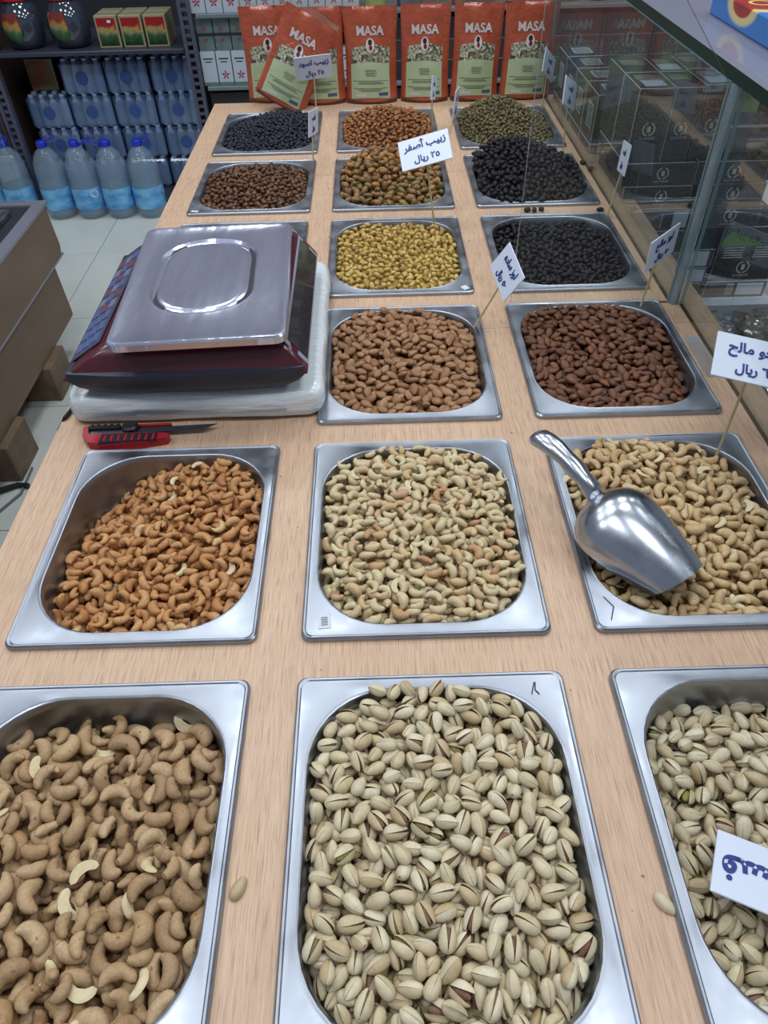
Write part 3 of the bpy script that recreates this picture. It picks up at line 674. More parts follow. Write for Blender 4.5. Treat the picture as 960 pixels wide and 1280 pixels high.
dp = obj('display_panel', pm, plain('display_frame', rgb(150, 152, 165), 0.25), sc_, smooth=False)
pm, _, _, _ = slope_panel(0.1640, 0.0362, 0.1400, 0.0680, -0.150, 0.160, 0.0006, 0.0026)
obj('display_window', pm, plain('display_window', rgb(58, 52, 56), 0.05, spec=0.9, coat=0.6), dp, smooth=False)
# weighing plate with an embossed ring
def pr(m, r, z, q=6): return rrect(-0.118+m, 0.118-m, -0.178+m, 0.178-m, r, z, q, 6)
def ringo(m, z): return rrect(-0.080+m, 0.068-m, -0.108+m, 0.126-m, max(0.070-m, 0.01), z, 6, 6)
mb = MB().rings([pr(0.0035, 0.014, 0.0), pr(0.0, 0.018, 0.001), pr(0.0, 0.018, 0.010), pr(0.002, 0.016, 0.0125), pr(0.007, 0.014, 0.0130), pr(0.010, 0.014, 0.0118),
                 ringo(-0.006, 0.0118), ringo(-0.001, 0.0122), ringo(0.003, 0.0088), ringo(0.008, 0.0088), ringo(0.012, 0.0112), ringo(0.018, 0.0116), ringo(0.05, 0.0117)], cap0=False)
obj('weighing_plate', mb, M['plate'], sc_, (0.020, -0.008, 0.0805), (0, 0, 0.045), smooth=0.5)
sp = MB()
for sx in (-1, 1): sp.box(0.02+sx*0.06-0.01, 0.02+sx*0.06+0.01, -0.1, 0.1, 0.074, 0.090)
obj('plate_support', sp, M['dark'], sc_, smooth=False)
for sx in (-0.1, 0.105):
    for sy in (-0.14, 0.14): obj('foot', MB().lathe([(0.011, 0), (0.013, 0.002), (0.013, 0.006)], 14, mat=Matrix.Translation((sx, sy, 0))), M['black'], sc_)

# cutter knife
kn = thing('cutter_knife', 'red and black snap-off cutter knife with blade out, lying before the foam slab', 'knife', (-0.418, 0.792, 0.0), (0, 0, 0.02))
def strip(pts, z0, z1, mi=0): return MB().prism(pts, z0, z1, mi)
obj('handle', strip([(0.0, 0.012), (0.004, -0.008), (0.014, -0.021), (0.030, -0.026), (0.090, -0.025), (0.122, -0.018), (0.124, -0.009), (0.100, -0.005), (0.012, -0.004), (0.006, 0.014)], 0.0005, 0.013), M['red'], kn, smooth=False)
obj('grip', strip([(0.030, -0.0265), (0.109, -0.0235), (0.108, -0.0085), (0.032, -0.0075)], 0.012, 0.0148), M['black'], kn, smooth=False)
for i in range(8):
    x = 0.036+i*0.0095; obj('rib', MB().bbox(x, x+0.0032, -0.024, -0.011, 0.0146, 0.0156, 0.0005), M['red'], kn, smooth=False)
obj('blade_rail', MB().bbox(0.006, 0.118, -0.003, 0.010, 0.001, 0.008, 0.001), plain('rail_steel', rgb(120, 125, 135), 0.3, 0.9), kn, smooth=False)
obj('blade', strip([(0.080, -0.001), (0.170, 0.002), (0.188, 0.0135), (0.080, 0.0105)], 0.0082, 0.0090), plain('blade_steel', rgb(92, 98, 108), 0.32, 0.9), kn, smooth=False)
obj('top_grip', MB().rings([[(x, 0.0145+0.0018*math.sin(x*700)*s+0.0045*c, 0.006+0.006*sn) for c, sn, s in ((-1, -0.8, 0), (-1, 0.8, 0), (1, 0.8, 1), (1, -0.8, 1))] for x in [0.006+0.001*i for i in range(46)]]), M['black'], kn)
obj('top_rail', MB().bbox(0.052, 0.122, 0.0165, 0.0205, 0.001, 0.009, 0.001), M['red'], kn, smooth=False)
obj('lock_wheel', MB().lathe([(0.006, 0.008), (0.0115, 0.0085), (0.0118, 0.014), (0.009, 0.0165), (0.003, 0.017)], 12, mat=Matrix.Translation((0.066, 0.010, 0))), M['black'], kn, smooth=0.3)

# scoop
so = thing('scoop', 'dented aluminium hand scoop lying face down on the golden cashews', 'scoop', (0.247, 0.600, 0.050), (0, 0.16, -0.93))
def bowl(u, v, R=0.051, L=0.142):
    th = (u-0.5)*2*math.radians(96); a = 0.045; x = L*v**1.15*(1-0.10*(abs(u-0.5)*2)**2)
    r = R*math.sqrt(max(1-((a-x)/a)**2, 0.0)) if x < a else R*(1-0.40*((x-a)/(L-a))**1.6)
    return (x, r*math.sin(th)*1.06, r*math.cos(th)*0.92-0.016)
ob = MB().grid(lambda u, v: bowl(u, v), 26, 30); inn = MB().grid(lambda u, v: tuple(c*0.97-(0.0 if k != 2 else 0.0008) for k, c in enumerate(bowl(u, v))), 26, 30)
mb = MB().add(ob.v, ob.f).add(inn.v, [f[::-1] for f in inn.f]); n0 = len(ob.v)
for j in range(30):
    for e in (0, 26): mb.f.append((j*27+e, (j+1)*27+e, n0+(j+1)*27+e, n0+j*27+e)); mb.m.append(0)
for i in range(26): mb.f.append((30*27+i, 30*27+i+1, n0+30*27+i+1, n0+30*27+i)); mb.m.append(0)
obj('bowl', mb, M['scoop'], so, smooth=1.2)
hp = [(0.008, 0, -0.004), (-0.002, 0, 0.005), (-0.018, 0, 0.010), (-0.034, 0, 0.014), (-0.050, 0, 0.017), (-0.066, 0, 0.018), (-0.082, 0, 0.017), (-0.094, 0, 0.014), (-0.101, 0, 0.011), (-0.104, 0, 0.009)]
hr = [0.010, 0.0125, 0.0108, 0.0128, 0.0112, 0.0132, 0.0140, 0.0140, 0.010, 0.004]
rs = []
for (x, y, z), r in zip(hp, hr): rs.append([(x, r*1.05*math.cos(2*PI*j/14), z+r*0.75*math.sin(2*PI*j/14)) for j in range(14)])
obj('handle', MB().rings(rs), M['scoop'], so, smooth=0.9)

# ------------------------------------------------------------------ price signs
A_ = dict(zabib='\ufe90\ufef4\ufe91\ufeaf', asfar='\ufeae\ufed4\ufebb\ufe83', aswad='\ufea9\ufeee\ufeb3\ufe8d', riyal='\ufedd\ufe8e\ufef3\ufead', lawz='\ufeaf\ufeee\ufedf',
          sada='\ufee9\ufea9\ufe8e\ufeb3', malih='\ufea2\ufedf\ufe8e\ufee3', kaju='\ufeee\ufe9f\ufe8e\ufedb', fustuq='\ufed6\ufe98\ufeb4\ufed3')
D = {'25': '\u0662\u0665', '50': '\u0665\u0660', '60': '\u0666\u0660'}
def euler_zyx(a, b, c): return Matrix.Rotation(c, 4, 'Z') @ Matrix.Rotation(b, 4, 'Y') @ Matrix.Rotation(a, 4, 'X')
def sign(label, rot, cen, scale, base, lines, fs=0.026, group='handwritten price signs', ink='ink', thick=0.0022):
    root = thing('price_sign', label, 'sign', base, (0, 0, 0), None)
    w, h = 0.11*scale, 0.07*scale; m = euler_zyx(*rot); m.translation = Vector(cen)-Vector(base)
    card = obj('card', MB().bbox(-w/2, w/2, -h/2, h/2, -thick, 0, 0.0006), M['white'], root, smooth=False); card.matrix_basis = m
    for i, (s, sz, ox) in enumerate(lines):
        oy = (0.22-0.45*i)*h if len(lines) > 1 else 0
        put('lettering', text_mesh(s, sz*scale*0.80, M[ink], 0.004*sz/0.026*0.12, 0.0), card, (ox*w, oy, 0.0006), (0, 0, 0.03))
    if base is not None:
        b = Vector((0, 0, -0.02)); c = m @ Vector((0, -h*0.12, -thick-0.0018)); d = (c-b)
        obj('skewer', MB().tube([b, b+d*0.5, c], 0.0018, 7), M['skewer'], root)
    return root
def two(a, b): return [(a, 0.026, 0.02), (b, 0.024, 0.02)]
rb = A_['riyal']+' '
sign('small white price sign before the leftmost standing pouches, blue Arabic writing', (1.915, -0.062, 0.121), (-0.1551, 2.2567, 0.1098), 0.925, (-0.157, 2.262, 0.012), two(A_['aswad']+' '+A_['zabib'], rb+D['25']))
sign('white price sign tilted over the amber raisins, blue Arabic writing', (0.653, -0.253, -0.04), (0.1021, 1.4732, 0.147), 0.909, (0.128, 1.470, 0.0), two(A_['asfar']+' '+A_['zabib'], rb+D['25']))
sign('white price sign turned on its side over the light almonds', (1.067, 0.276, 4.895), (0.2048, 1.0529, 0.1026), 0.733, (0.150, 1.055, 0.0), two(A_['sada']+' '+A_['lawz'], rb+D['50']))
sign('white price sign leaning beside the glass corner over the dark almonds', (1.608, -0.104, 0.728), (0.4626, 1.1013, 0.1118), 0.738, (0.452, 1.110, -0.005), two(A_['malih']+' '+A_['lawz'], rb+D['50']))
sign('large white price sign over the golden cashews, cut by the right edge', (0.518, 0.127, -0.267), (0.4489, 0.7207, 0.1474), 0.85, (0.447, 0.716, 0.0), two(A_['malih']+' '+A_['kaju'], rb+D['60']))
Z6 = Matrix.Rotation(math.radians(-27), 3, 'Z')
sign('white price sign lying upside down on the front right pistachios', (0.10, 0.06, math.radians(153)), (0.3045, 0.1885, 0.010), 0.80, (0.40, 0.17, -0.03), [(A_['fustuq'], 0.046, 0.02)])
small = [(A_['zabib'], 0.024, 0.0), (rb, 0.022, 0.0)]
sign('narrow white sign seen edge-on beside the blue-black raisins', (1.624, 0.151, 1.37), (-0.1361, 1.8438, 0.093), 0.767, (-0.147, 1.862, 0.0), small)
sign('edge-on white sign left of two, over the rust raisins', (1.587, 0.26, 1.364), (0.161, 2.0324, 0.1097), 0.746, (0.160, 2.050, 0.0), small)
sign('edge-on white sign right of two, near the greenish raisins', (1.643, 0.123, 1.367), (0.2213, 2.0475, 0.0698), 0.95, (0.205, 2.030, 0.0), small)
sign('farthest white sign by the glass, before the last pouch', (1.418, 0.52, 0.975), (0.4839, 2.2014, 0.1132), 0.837, (0.482, 2.215, 0.0), small)
sign('white sign by the glass between greenish raisins and black fruit', (1.401, 0.413, 0.978), (0.4642, 1.8503, 0.1373), 0.822, (0.470, 1.858, 0.0), small)
sign('narrow white sign by the glass between the two black heaps', (1.502, -0.196, -1.704), (0.4959, 1.4802, 0.1195), 0.78, (0.488, 1.492, 0.0), small)

# stickers and pen marks on pan corners
def sticker(x, y, w, d, rz, label, marks=True):
    s = obj('sticker', MB().bbox(-w/2, w/2, -d/2, d/2, 0, 0.0004, 0.0001), plain('sticker_white', rgb(205, 210, 220), 0.5), None, (x, y, 0.0058), (0, 0, rz), smooth=False)
    tag(s, label, 'sticker')
    if marks:
        mb = MB()
        for i in range(5): mb.box(-w*0.25, w*0.25, -d*0.3+i*d*0.12, -d*0.3+i*d*0.12+d*0.05, 0.0004, 0.0006)
        obj('print', mb, M['black_ink'], s, smooth=False)
sticker(-0.066, 0.462, 0.014, 0.020, 0.05, 'tiny white printed sticker on the pale cashew pan corner')
sticker(0.236, 0.748, 0.012, 0.010, 0.1, 'tiny white sticker on the pan corner under the scoop handle')
sticker(0.160, 1.190, 0.012, 0.014, 0.5, 'torn white sticker on the yellow raisin pan corner', False)
sticker(-0.388, 1.562, 0.016, 0.008, -0.2, 'small white sticker on the dark brown raisin pan corner', False)
def penmark(pts, label):
    o = MB()
    for a, b in zip(pts[:-1], pts[1:]):
        a = Vector(a); b = Vector(b); n = Vector((-(b-a).y, (b-a).x, 0)).normalized()*0.0006
        o.add([(a-n)[:], (b-n)[:], (b+n)[:], (a+n)[:]], [(0, 1, 2, 3)])
    tag(obj('pen_mark', o, M['black_ink'], smooth=False), label, 'pen mark')
zz = 0.0061
penmark([(0.1415, 0.366, zz), (0.1460, 0.3795, zz), (0.1470, 0.379, zz), (0.1455, 0.371, zz), (0.149, 0.366, zz)], 'black pen tick on the corner of the centre pistachio pan')
penmark([(0.240, 0.484, zz), (0.248, 0.470, zz), (0.241, 0.452, zz)], 'black pen hook on the front left corner of the golden cashew pan')

# strays
def stray(kind, s, x, y, z, rot, label, cat, name=None, group=None):
    sh = KINDS[kind][s]; o = bpy.data.objects.new(name or sh['parts'][0][0], sh['mesh'][0]); COL.objects.link(o)
    o.location = (x, y, z); o.rotation_euler = rot; tag(o, label, cat, group)
stray('pistachio', 3, -0.127, 0.198, 0.0008, (PI/2, 0, 1.1), 'empty pistachio shell half lying between the two front pans', 'shell', 'pistachio_shell')
stray('pistachio', 3, 0.217, 0.177, 0.0008, (PI/2, 0, -0.9), 'empty pistachio shell half lying left of the front right pan', 'shell', 'pistachio_shell')
for i, (x, y) in enumerate(((0.327, 1.524), (0.342, 1.523), (0.357, 1.526), (0.480, 1.514), (0.512, 1.747), (0.503, 1.79))):
    stray('black_dried_fruit', i % 5, x, y, 0.005, (0, 0, i), ['leftmost of three black raisins dropped between the black pans', 'middle one of three black raisins dropped between the black pans', 'right one of three black raisins dropped between the black pans',
      'single black raisin dropped beside a skewer near the glass', 'black raisin on the wood against the glass, nearer one', 'black raisin on the wood against the glass, farther one'][i], 'raisin', 'black_raisin', 'stray raisins')
cr = MB()
for i in range(70):
    x = rng.choice([-0.114, 0.199, 0.10, -0.3, 0.35])+rng.normal(0, 0.012 if i % 5 < 2 else 0.10); y = rng.uniform(0.15, 1.7)
    if any(COLS[c][0]-0.003 < x < COLS[c][1]+0.003 and ROWS[r][0]-0.003 < y < ROWS[r][1]+0.003 for c, r in PANS) or not XL+0.01 < x < XR-0.08: continue
    if -0.46 < x < -0.07 and 0.76 < y < 1.27: continue
    s = rng.uniform(0.0006, 0.0016); cr.bbox(x-s, x+s, y-s*0.7, y+s*0.7, 0, s, s*0.3)
tag(obj('crumbs', cr, noisy('crumb', [(0.3, rgb(120, 84, 60)), (0.7, rgb(200, 180, 150))], 30), smooth=False), 'tiny crumbs scattered over the wooden strips between pans', 'crumbs', None, 'stuff')

# ------------------------------------------------------------------ glass screens
def glass_cut(name, poly, y0, y1, root):
    n = len(poly); mb = MB(); mb.rings([[(x, y0, z) for x, z in poly], [(x, y1, z) for x, z in poly]]); mb.m = [1]*n+[0, 0]
    return obj(name, mb, [M['glass'], M['glass_edge']], root, smooth=False)
def glass_box(name, x0, x1, y0, y1, z0, z1, thin, label, m0='glass', m1='glass_edge', root=None):
    mb = MB().box(x0, x1, y0, y1, z0, z1)      # faces: bottom, top, front, back, left, right
    big = {'x': (4, 5), 'y': (2, 3), 'z': (0, 1)}[thin]
    mb.m = [0 if i in big else 1 for i in range(6)]
    return obj(name, mb, [M[m0], M[m1]], root, smooth=False) if root else tag(obj(name, mb, [M[m0], M[m1]], smooth=False), label, 'glass shelf')
screen = thing('glass_screen', 'clear glass screen on the counter: one pane across, two along the right side', 'glass screen')
glass_cut('glass_pane', [(0.233, 0.0), (0.5065, 0.0), (0.5065, 0.338), (0.345, 0.52), (0.233, 0.52)], 1.1262, 1.1332, screen)
glass_box('glass_pane', 0.5085, 0.5155, 1.1350, 2.34, 0.0, 0.338, 'x', 'long glass side screen along the black fruit and far pans', root=screen)
glass_box('glass_pane', 0.5250, 0.5320, 0.10, 1.1200, 0.0, 0.338, 'x', 'glass side screen beside the nearer pans on the right', root=screen)
po = MB().lathe([(0.0085, 0), (0.0085, 0.338)], 16, mat=Matrix.Translation((0.5165, 1.1262, 0)))
obj('corner_post', po, glass_mat('silicone_edge', tint=(0.70, 0.80, 0.84, 1), haze=0.40, hazecol=rgb(185, 210, 222), smear=False, refl=2.0), screen)
glass_box('glass_shelf', 0.512, 1.05, 0.15, 2.30, 0.3385, 0.355, 'z', 'thick glass top shelf with dark green edge, upper right', 'glass_shelf', 'glass_dark_edge')
tp = MB().grid(lambda u, v: (0.498+0.026*u+0.0, 0.90+0.115*v, 0.0008+0.0006*math.sin(20*v+9*u)), 4, 12)
tag(obj('clear_tape', tp, glass_mat('tape', haze=0.45, hazecol=rgb(205, 215, 222), refl=1.4)), 'strip of clear tape stuck at the foot of the glass screen', 'tape')
# blue box on the glass shelf
bx = thing('blue_box', 'blue printed box lying on the glass shelf, top right corner', 'box', (0.74, 1.29, 0.3552), (0, 0, 0))
bm_, nt, b = newmat('blue_print'); tc = N(nt, 'ShaderNodeTexCoord'); 
mp = N(nt, 'ShaderNodeMapping'); mp.inputs['Location'].default_value = (1.66, -0.90, -1.05); mp.inputs['Scale'].default_value = (14, 14, 30); nt.links.new(tc.outputs['Object'], mp.inputs[0])
gr = N(nt, 'ShaderNodeTexGradient', gradient_type='SPHERICAL'); nt.links.new(mp.outputs[0], gr.inputs[0])
rr_ = ramp(nt, gr.outputs[0], [(0.0, rgb(60, 120, 190)), (0.05, rgb(120, 160, 190)), (0.12, rgb(215, 190, 140)), (0.30, rgb(225, 200, 130)), (0.36, rgb(170, 60, 45)), (0.7, rgb(150, 45, 40))])
nt.links.new(rr_.outputs[0], b.inputs['Base Color']); b.inputs['Roughness'].default_value = 0.35
obj('carton', MB().bbox(-0.147, 0.15, -0.15, 0.19, 0, 0.035, 0.002), bm_, bx, smooth=False)
obj('printed_ring', MB().lathe([(0.020, 0.0352), (0.020, 0.0356), (0.014, 0.0356), (0.014, 0.0352)], 24, False, False, mat=Matrix.Translation((-0.117, 0.066, 0))), plain('gold_print', rgb(215, 185, 110), 0.4), bx, smooth=False)

# ------------------------------------------------------------------ stand-up pouches at the far end of the counter
def pouch_mat():
    m, nt, b = newmat('pouch_orange'); n = noise(nt, 22, 3); n2 = noise(nt, 90, 3)
    c = ramp(nt, n.outputs[0], [(0.3, rgb(156, 66, 40)), (0.7, rgb(182, 86, 56))]); nt.links.new(c.outputs[0], b.inputs['Base Color'])
    b.inputs['Roughness'].default_value = 0.22; b.inputs['Coat Weight'].default_value = 0.6; b.inputs['Coat Roughness'].default_value = 0.08
    bump(nt, b, n2.outputs[0], 0.55, 0.004); return m
def window_mat():
    m, nt, b = newmat('pouch_window'); tc = N(nt, 'ShaderNodeTexCoord'); v = N(nt, 'ShaderNodeTexVoronoi'); v.inputs['Scale'].default_value = 170
    nt.links.new(tc.outputs['Object'], v.inputs[0]); sp = N(nt, 'ShaderNodeSeparateColor'); nt.links.new(v.outputs['Color'], sp.inputs[0])
    c = ramp(nt, sp.outputs[0], [(0.0, rgb(70, 66, 46)), (0.35, rgb(110, 104, 76)), (0.6, rgb(150, 150, 118)), (0.85, rgb(190, 192, 168)), (1.0, rgb(90, 60, 40))])
    nt.links.new(c.outputs[0], b.inputs['Base Color']); b.inputs['Roughness'].default_value = 0.25; b.inputs['Coat Weight'].default_value = 0.6
    bump(nt, b, v.outputs['Distance'], 0.6, 0.004); return m
def label_mat():
    m, nt, b = newmat('pouch_label'); n2 = noise(nt, 60, 3); b.inputs['Base Color'].default_value = rgb(172, 186, 146)
    b.inputs['Roughness'].default_value = 0.28; b.inputs['Coat Weight'].default_value = 0.5; bump(nt, b, n2.outputs[0], 0.4, 0.003); return m
M['pouch'] = pouch_mat(); M['pwin'] = window_mat(); M['plab'] = label_mat(); M['pbottom'] = plain('pouch_gusset', rgb(84, 50, 36), 0.4)
M['print_grey'] = plain('print_white', rgb(196, 190, 188), 0.3); M['print_dark'] = plain('print_dark', rgb(74, 86, 70), 0.5); M['portrait'] = plain('portrait_white', rgb(214, 204, 198), 0.4)
M['portrait_red'] = plain('portrait_red', rgb(120, 26, 40), 0.4); M['portrait_hair'] = plain('portrait_hair', rgb(40, 28, 32), 0.5); M['print_blue'] = plain('print_blue', rgb(70, 84, 120), 0.5)
PW, PH, PD = 0.149, 0.232, 0.052
def make_pouch(seed, W_=PW):
    ph = seed*1.7
    def hw(v): return W_/2*(1-0.045*math.sin(PI*min(v*1.1, 1)))
    def dep(v): return PD/2*(max(1-v, 0)**0.55)*(0.62+0.38*math.sin(PI*min(v+0.18, 1)))+0.0012
    def wr(u, v): return 0.0014*math.sin(13*u+7*v+ph)*math.cos(15*v-5*u+ph)*(0.4+v)+0.0007*math.sin(31*u+ph*2)*math.sin(27*v)
    def front(u, v, off=0.0):
        s = 2*u-1
        return (s*hw(v), -dep(v)*(1-abs(s)**2.6)-0.0008-wr(u, v)*(1-s*s)*(1 if v > 0.03 else 0.2)-off, v*PH)
    def back(u, v): s = 2*u-1; return (s*hw(v), dep(v)*(1-abs(s)**2.6)+0.0008, v*PH)
    root = thing('stand_up_pouch', '', 'pouch')
    mb = MB(); f = MB().grid(lambda u, v: front(u, v), 18, 26); k = MB().grid(lambda u, v: back(u, v), 18, 26)
    mb.add(f.v, f.f).add(k.v, [q[::-1] for q in k.f]); n = len(f.v)
    for j in range(26):
        for e in (0, 18): mb.f.append((j*19+e, (j+1)*19+e, n+(j+1)*19+e, n+j*19+e)); mb.m.append(0)
    for i in range(18):
        for j in (0, 26): mb.f.append((j*19+i, j*19+i+1, n+j*19+i+1, n+j*19+i)); mb.m.append(1 if j == 0 else 0)
    obj('pouch_body', mb, [M['pouch'], M['pbottom']], root, smooth=1.3)
    def patch(name, u0, u1, fn0, fn1, m, off, nu=12, nv=10, par=root, s=1.3):
        return obj(name, MB().grid(lambda a, b: front(u0+(u1-u0)*a, fn0(a)+(fn1(a)-fn0(a))*b, off), nu, nv), m, par, smooth=s)
    patch('window', 0.13, 0.87, lambda a: 0.42, lambda a: 0.585+0.035*math.sin(PI*a), M['pwin'], 0.0006)
    lb = patch('paper_label', 0.10, 0.86, lambda a: 0.05+0.012*math.sin(PI*a), lambda a: 0.425+0.02*math.sin(PI*a), M['plab'], 0.0012)
    patch('gusset_seal', 0.02, 0.98, lambda a: 0.0+0.0*a, lambda a: 0.045-0.028*math.sin(PI*a), M['pbottom'], 0.0009, 12, 3)
    o = MB()
    for i, (v0, u0, u1) in enumerate(((0.245, 0.14, 0.82), (0.228, 0.25, 0.7), (0.215, 0.22, 0.74), (0.165, 0.14, 0.82), (0.150, 0.24, 0.70), (0.136, 0.28, 0.66), (0.36, 0.38, 0.60), (0.345, 0.37, 0.59), (0.33, 0.40, 0.61), (0.315, 0.38, 0.57), (0.30, 0.39, 0.60))):
        g = MB().grid(lambda a, b: front(u0+(u1-u0)*a, v0+0.005*b, 0.0018), 8, 1); o.add(g.v, g.f)
    obj('print', o, M['print_dark'], lb, smooth=1.3)
    patch('blue_print', 0.64, 0.82, lambda a: 0.085, lambda a: 0.12, M['print_blue'], 0.0019, 4, 3, lb)
    patch('date_stamp', 0.20, 0.40, lambda a: 0.075, lambda a: 0.11, M['print_grey'], 0.0019, 4, 3, lb)
    t = text_mesh('MASA', 0.030, M['print_grey'], 0.0009, 0.0, 0.0).copy()
    for v in t.vertices:
        x, y = v.co.x*0.98, v.co.y; u = 0.49+x/(2*hw(0.75)); vv = 0.755+y/PH; p = front(u, vv, 0.0016); v.co = p
    put('lettering', t, root)
    def oval(ru, rv, cu, cv, off, m, name, par):
        vs = [front(cu+ru*k*math.cos(2*PI*j/20), cv+rv*k*math.sin(2*PI*j/20), off) for k in (1, 0.5) for j in range(20)]+[front(cu, cv, off)]
        fs = [(j, (j+1) % 20, 20+(j+1) % 20, 20+j) for j in range(20)]+[(20+j, 20+(j+1) % 20, 40) for j in range(20)]
        return obj(name, MB().add(vs, fs), m, par, smooth=1.3)
    pv = oval(0.085, 0.072, 0.49, 0.615, 0.0020, M['portrait'], 'portrait_oval', root)
    oval(0.040, 0.030, 0.49, 0.645, 0.0026, M['portrait_hair'], 'dark_hair', pv); oval(0.034, 0.026, 0.50, 0.590, 0.0027, M['portrait_red'], 'red_dress', pv)
    cr_ = MB().grid(lambda u, v: ((2*u-1)*hw(1), 0.003*math.sin(14*u+ph), PH+0.014*v+0.003*math.sin(9*u+ph)*v), 20, 3)
    obj('clear_seal', cr_, glass_mat('seal_film'+str(seed), haze=0.4, hazecol=rgb(180, 170, 150), refl=1.8, rough=0.08), root, smooth=1.3)
    return root
PB = [(-0.285, 2.372, (-0.04, 0, 0.02), 'leftmost orange pouch, standing behind the crooked one'), (-0.145, 2.338, (-0.06, 0, 0.05), 'orange pouch third from left, behind the raisin price sign'),
      (0.004, 2.335, (-0.05, 0, 0.0), 'orange pouch behind the rust raisins, left of the middle one'), (0.157, 2.335, (-0.05, 0, -0.05), 'orange pouch with a gap on its left, behind the edge-on signs'),
      (0.300, 2.335, (-0.05, 0.03, 0.08), 'orange pouch behind the greenish raisin heap'), (0.448, 2.335, (-0.05, 0.02, 0.04), 'rightmost orange pouch, seen through the glass screen')]
for i, (x, y, r, lb) in enumerate(PB):
    p = make_pouch(i+1, PW*(1.0 if i not in (3, 4) else 0.93)); p.location = (x, y, 0.001); p.rotation_euler = r; p['label'] = lb; p['group'] = 'orange pouches with pale green labels'
p = make_pouch(9, PW); p.location = (-0.262, 2.285, 0.016); p.rotation_euler = (-0.10, 0.50, 0.0); p['label'] = 'crooked orange pouch leaning over to the left at the counter end'; p['group'] = 'orange pouches with pale green labels'

# ------------------------------------------------------------------ tea boxes beyond the glass
M['tea'] = plain('tea_box_black', rgb(34, 36, 40), 0.28, coat=0.4); M['tea_edge'] = plain('tea_box_edge', rgb(205, 208, 205), 0.4); M['silver'] = plain('silver_print', rgb(215, 216, 208), 0.35)
M['leaf'] = plain('leaf_green', rgb(96, 150, 40), 0.4)
def tbox(name, label, x0, x1, y0, y1, z0, z1, group=None, rz=0.0, m=None, e=0.0011):
    r = thing(name, label, 'box', ((x0+x1)/2, (y0+y1)/2, z0), (0, 0, rz), group); w, d, h = (x1-x0)/2, (y1-y0)/2, z1-z0
    mb = MB().bbox(-w, w, -d, d, 0, h, e); mb.m = [0]*6+[1]*(len(mb.f)-6)
    obj('carton', mb, m or [M['tea'], M['tea_edge']], r, smooth=False); return r, w, d, h
def emblem(par, x, y, z, s, face='front'):
    mb = MB(); rot = Matrix.Translation((x, y, z)) @ Matrix.Rotation(PI/2, 4, 'X')
    for sgn in (-1, 1):
        pts = [(sgn*s*math.cos(a), s*math.sin(a), 0) for a in [(-PI/2+0.15)+i*(PI*0.85)/9 for i in range(10)]]
        for a, b in zip(pts[:-1], pts[1:]):
            a = Vector(a); b = Vector(b); n = Vector((-(b-a).y, (b-a).x, 0)).normalized()*s*0.10; mb.add([(a-n)[:], (b-n)[:], (b+n*1.6)[:], (a+n)[:]], [(0, 1, 2, 3)])
    mb.box(-s*0.3, s*0.3, -s*0.45, s*0.45, 0, 0.0003)
    e = obj('emblem', mb, M['silver'], par, smooth=False); e.matrix_basis = rot
    t = put('lettering', text_mesh('ALKASEER', s*0.62, M['silver'], 0.0, 0, 0), par); t.matrix_basis = Matrix.Translation((x, y, z-s*1.45)) @ Matrix.Rotation(PI/2, 4, 'X')
def barcode(par, x, y, z, w, h, face='front'):
    R = Matrix.Translation((x, y, z)) @ (Matrix.Rotation(PI/2, 4, 'X') if face == 'front' else Matrix.Identity(4) if face == 'top' else Matrix.Rotation(-PI/2, 4, 'Z') @ Matrix.Rotation(PI/2, 4, 'X'))
    l = obj('barcode_label', MB().box(-w/2, w/2, -h/2, h/2, 0, 0.0004), plain('label_paper', rgb(190, 196, 200), 0.5), par, smooth=False); l.matrix_basis = R
    mb = MB()
    for i in range(9): mb.box(-w*0.42, w*0.42, -h*0.42+i*h*0.095, -h*0.42+i*h*0.095+h*(0.03 if i % 2 else 0.05), 0.0004, 0.0006)
    obj('bars', mb, M['black_ink'], l, smooth=False)
G = 'black tea cartons behind the glass'
LV = [(0.0250, 0.0730), (-0.0235, 0.0245), (-0.0745, -0.0240), (-0.1230, -0.0750)]
ords = ['topmost', 'second', 'third', 'fourth']
for i, (z0, z1) in enumerate(LV):
    dx = (0.0, 0.010, 0.018, 0.03)[i]
    r, w, d, h = tbox('tea_box', 'black tea carton with silver emblem, %s of the left lying stack behind the glass' % ords[i], 0.534+dx, 0.688+dx*0.6, 1.58, 1.80, z0, z1, G)
    if i < 2: emblem(r, 0.01, -d-0.0004, h*0.55, h*0.24)
    else: barcode(r, 0.03, -d-0.0002, h*0.5, 0.026, h*0.72); obj('white_sticker', MB().box(-0.028, 0.028, 0, 0.0005, -h*0.36, h*0.36), M['white'], r, (0.048, -d-0.0006, h*0.5), smooth=False) if i == 2 else None
for i, (z0, z1) in enumerate(LV[:3]):
    dx = (0.0, 0.012, 0.022)[i]
    r, w, d, h = tbox('tea_box', 'black tea carton with silver emblem, %s of the right lying stack beyond the post' % ords[i], 0.696+dx, 0.848+dx*0.8, 1.58+0.004*i, 1.80, z0, z1, G, 0.03*(i-1))
    emblem(r, 0.005, -d-0.0004, h*0.55, h*0.26)
for i, (z0, z1) in enumerate(((-0.1680, -0.1235), (-0.2075, -0.1685), (-0.2490, -0.2080))):
    r, w, d, h = tbox('tea_box', 'black tea carton with a white label on its end, %s from the foam tray up' % ('third', 'second', 'first')[i], 0.60+0.01*i, 0.790-0.005*i, 1.585, 1.80, z0, z1, G)
    if i < 2: obj('white_sticker', MB().box(-0.028, 0.028, 0, 0.0005, -h*0.40, h*0.40), M['white'], r, (0.055, -d-0.0006, h*0.5), smooth=False); barcode(r, 0.008, -d-0.0002, h*0.5, 0.022, h*0.8)
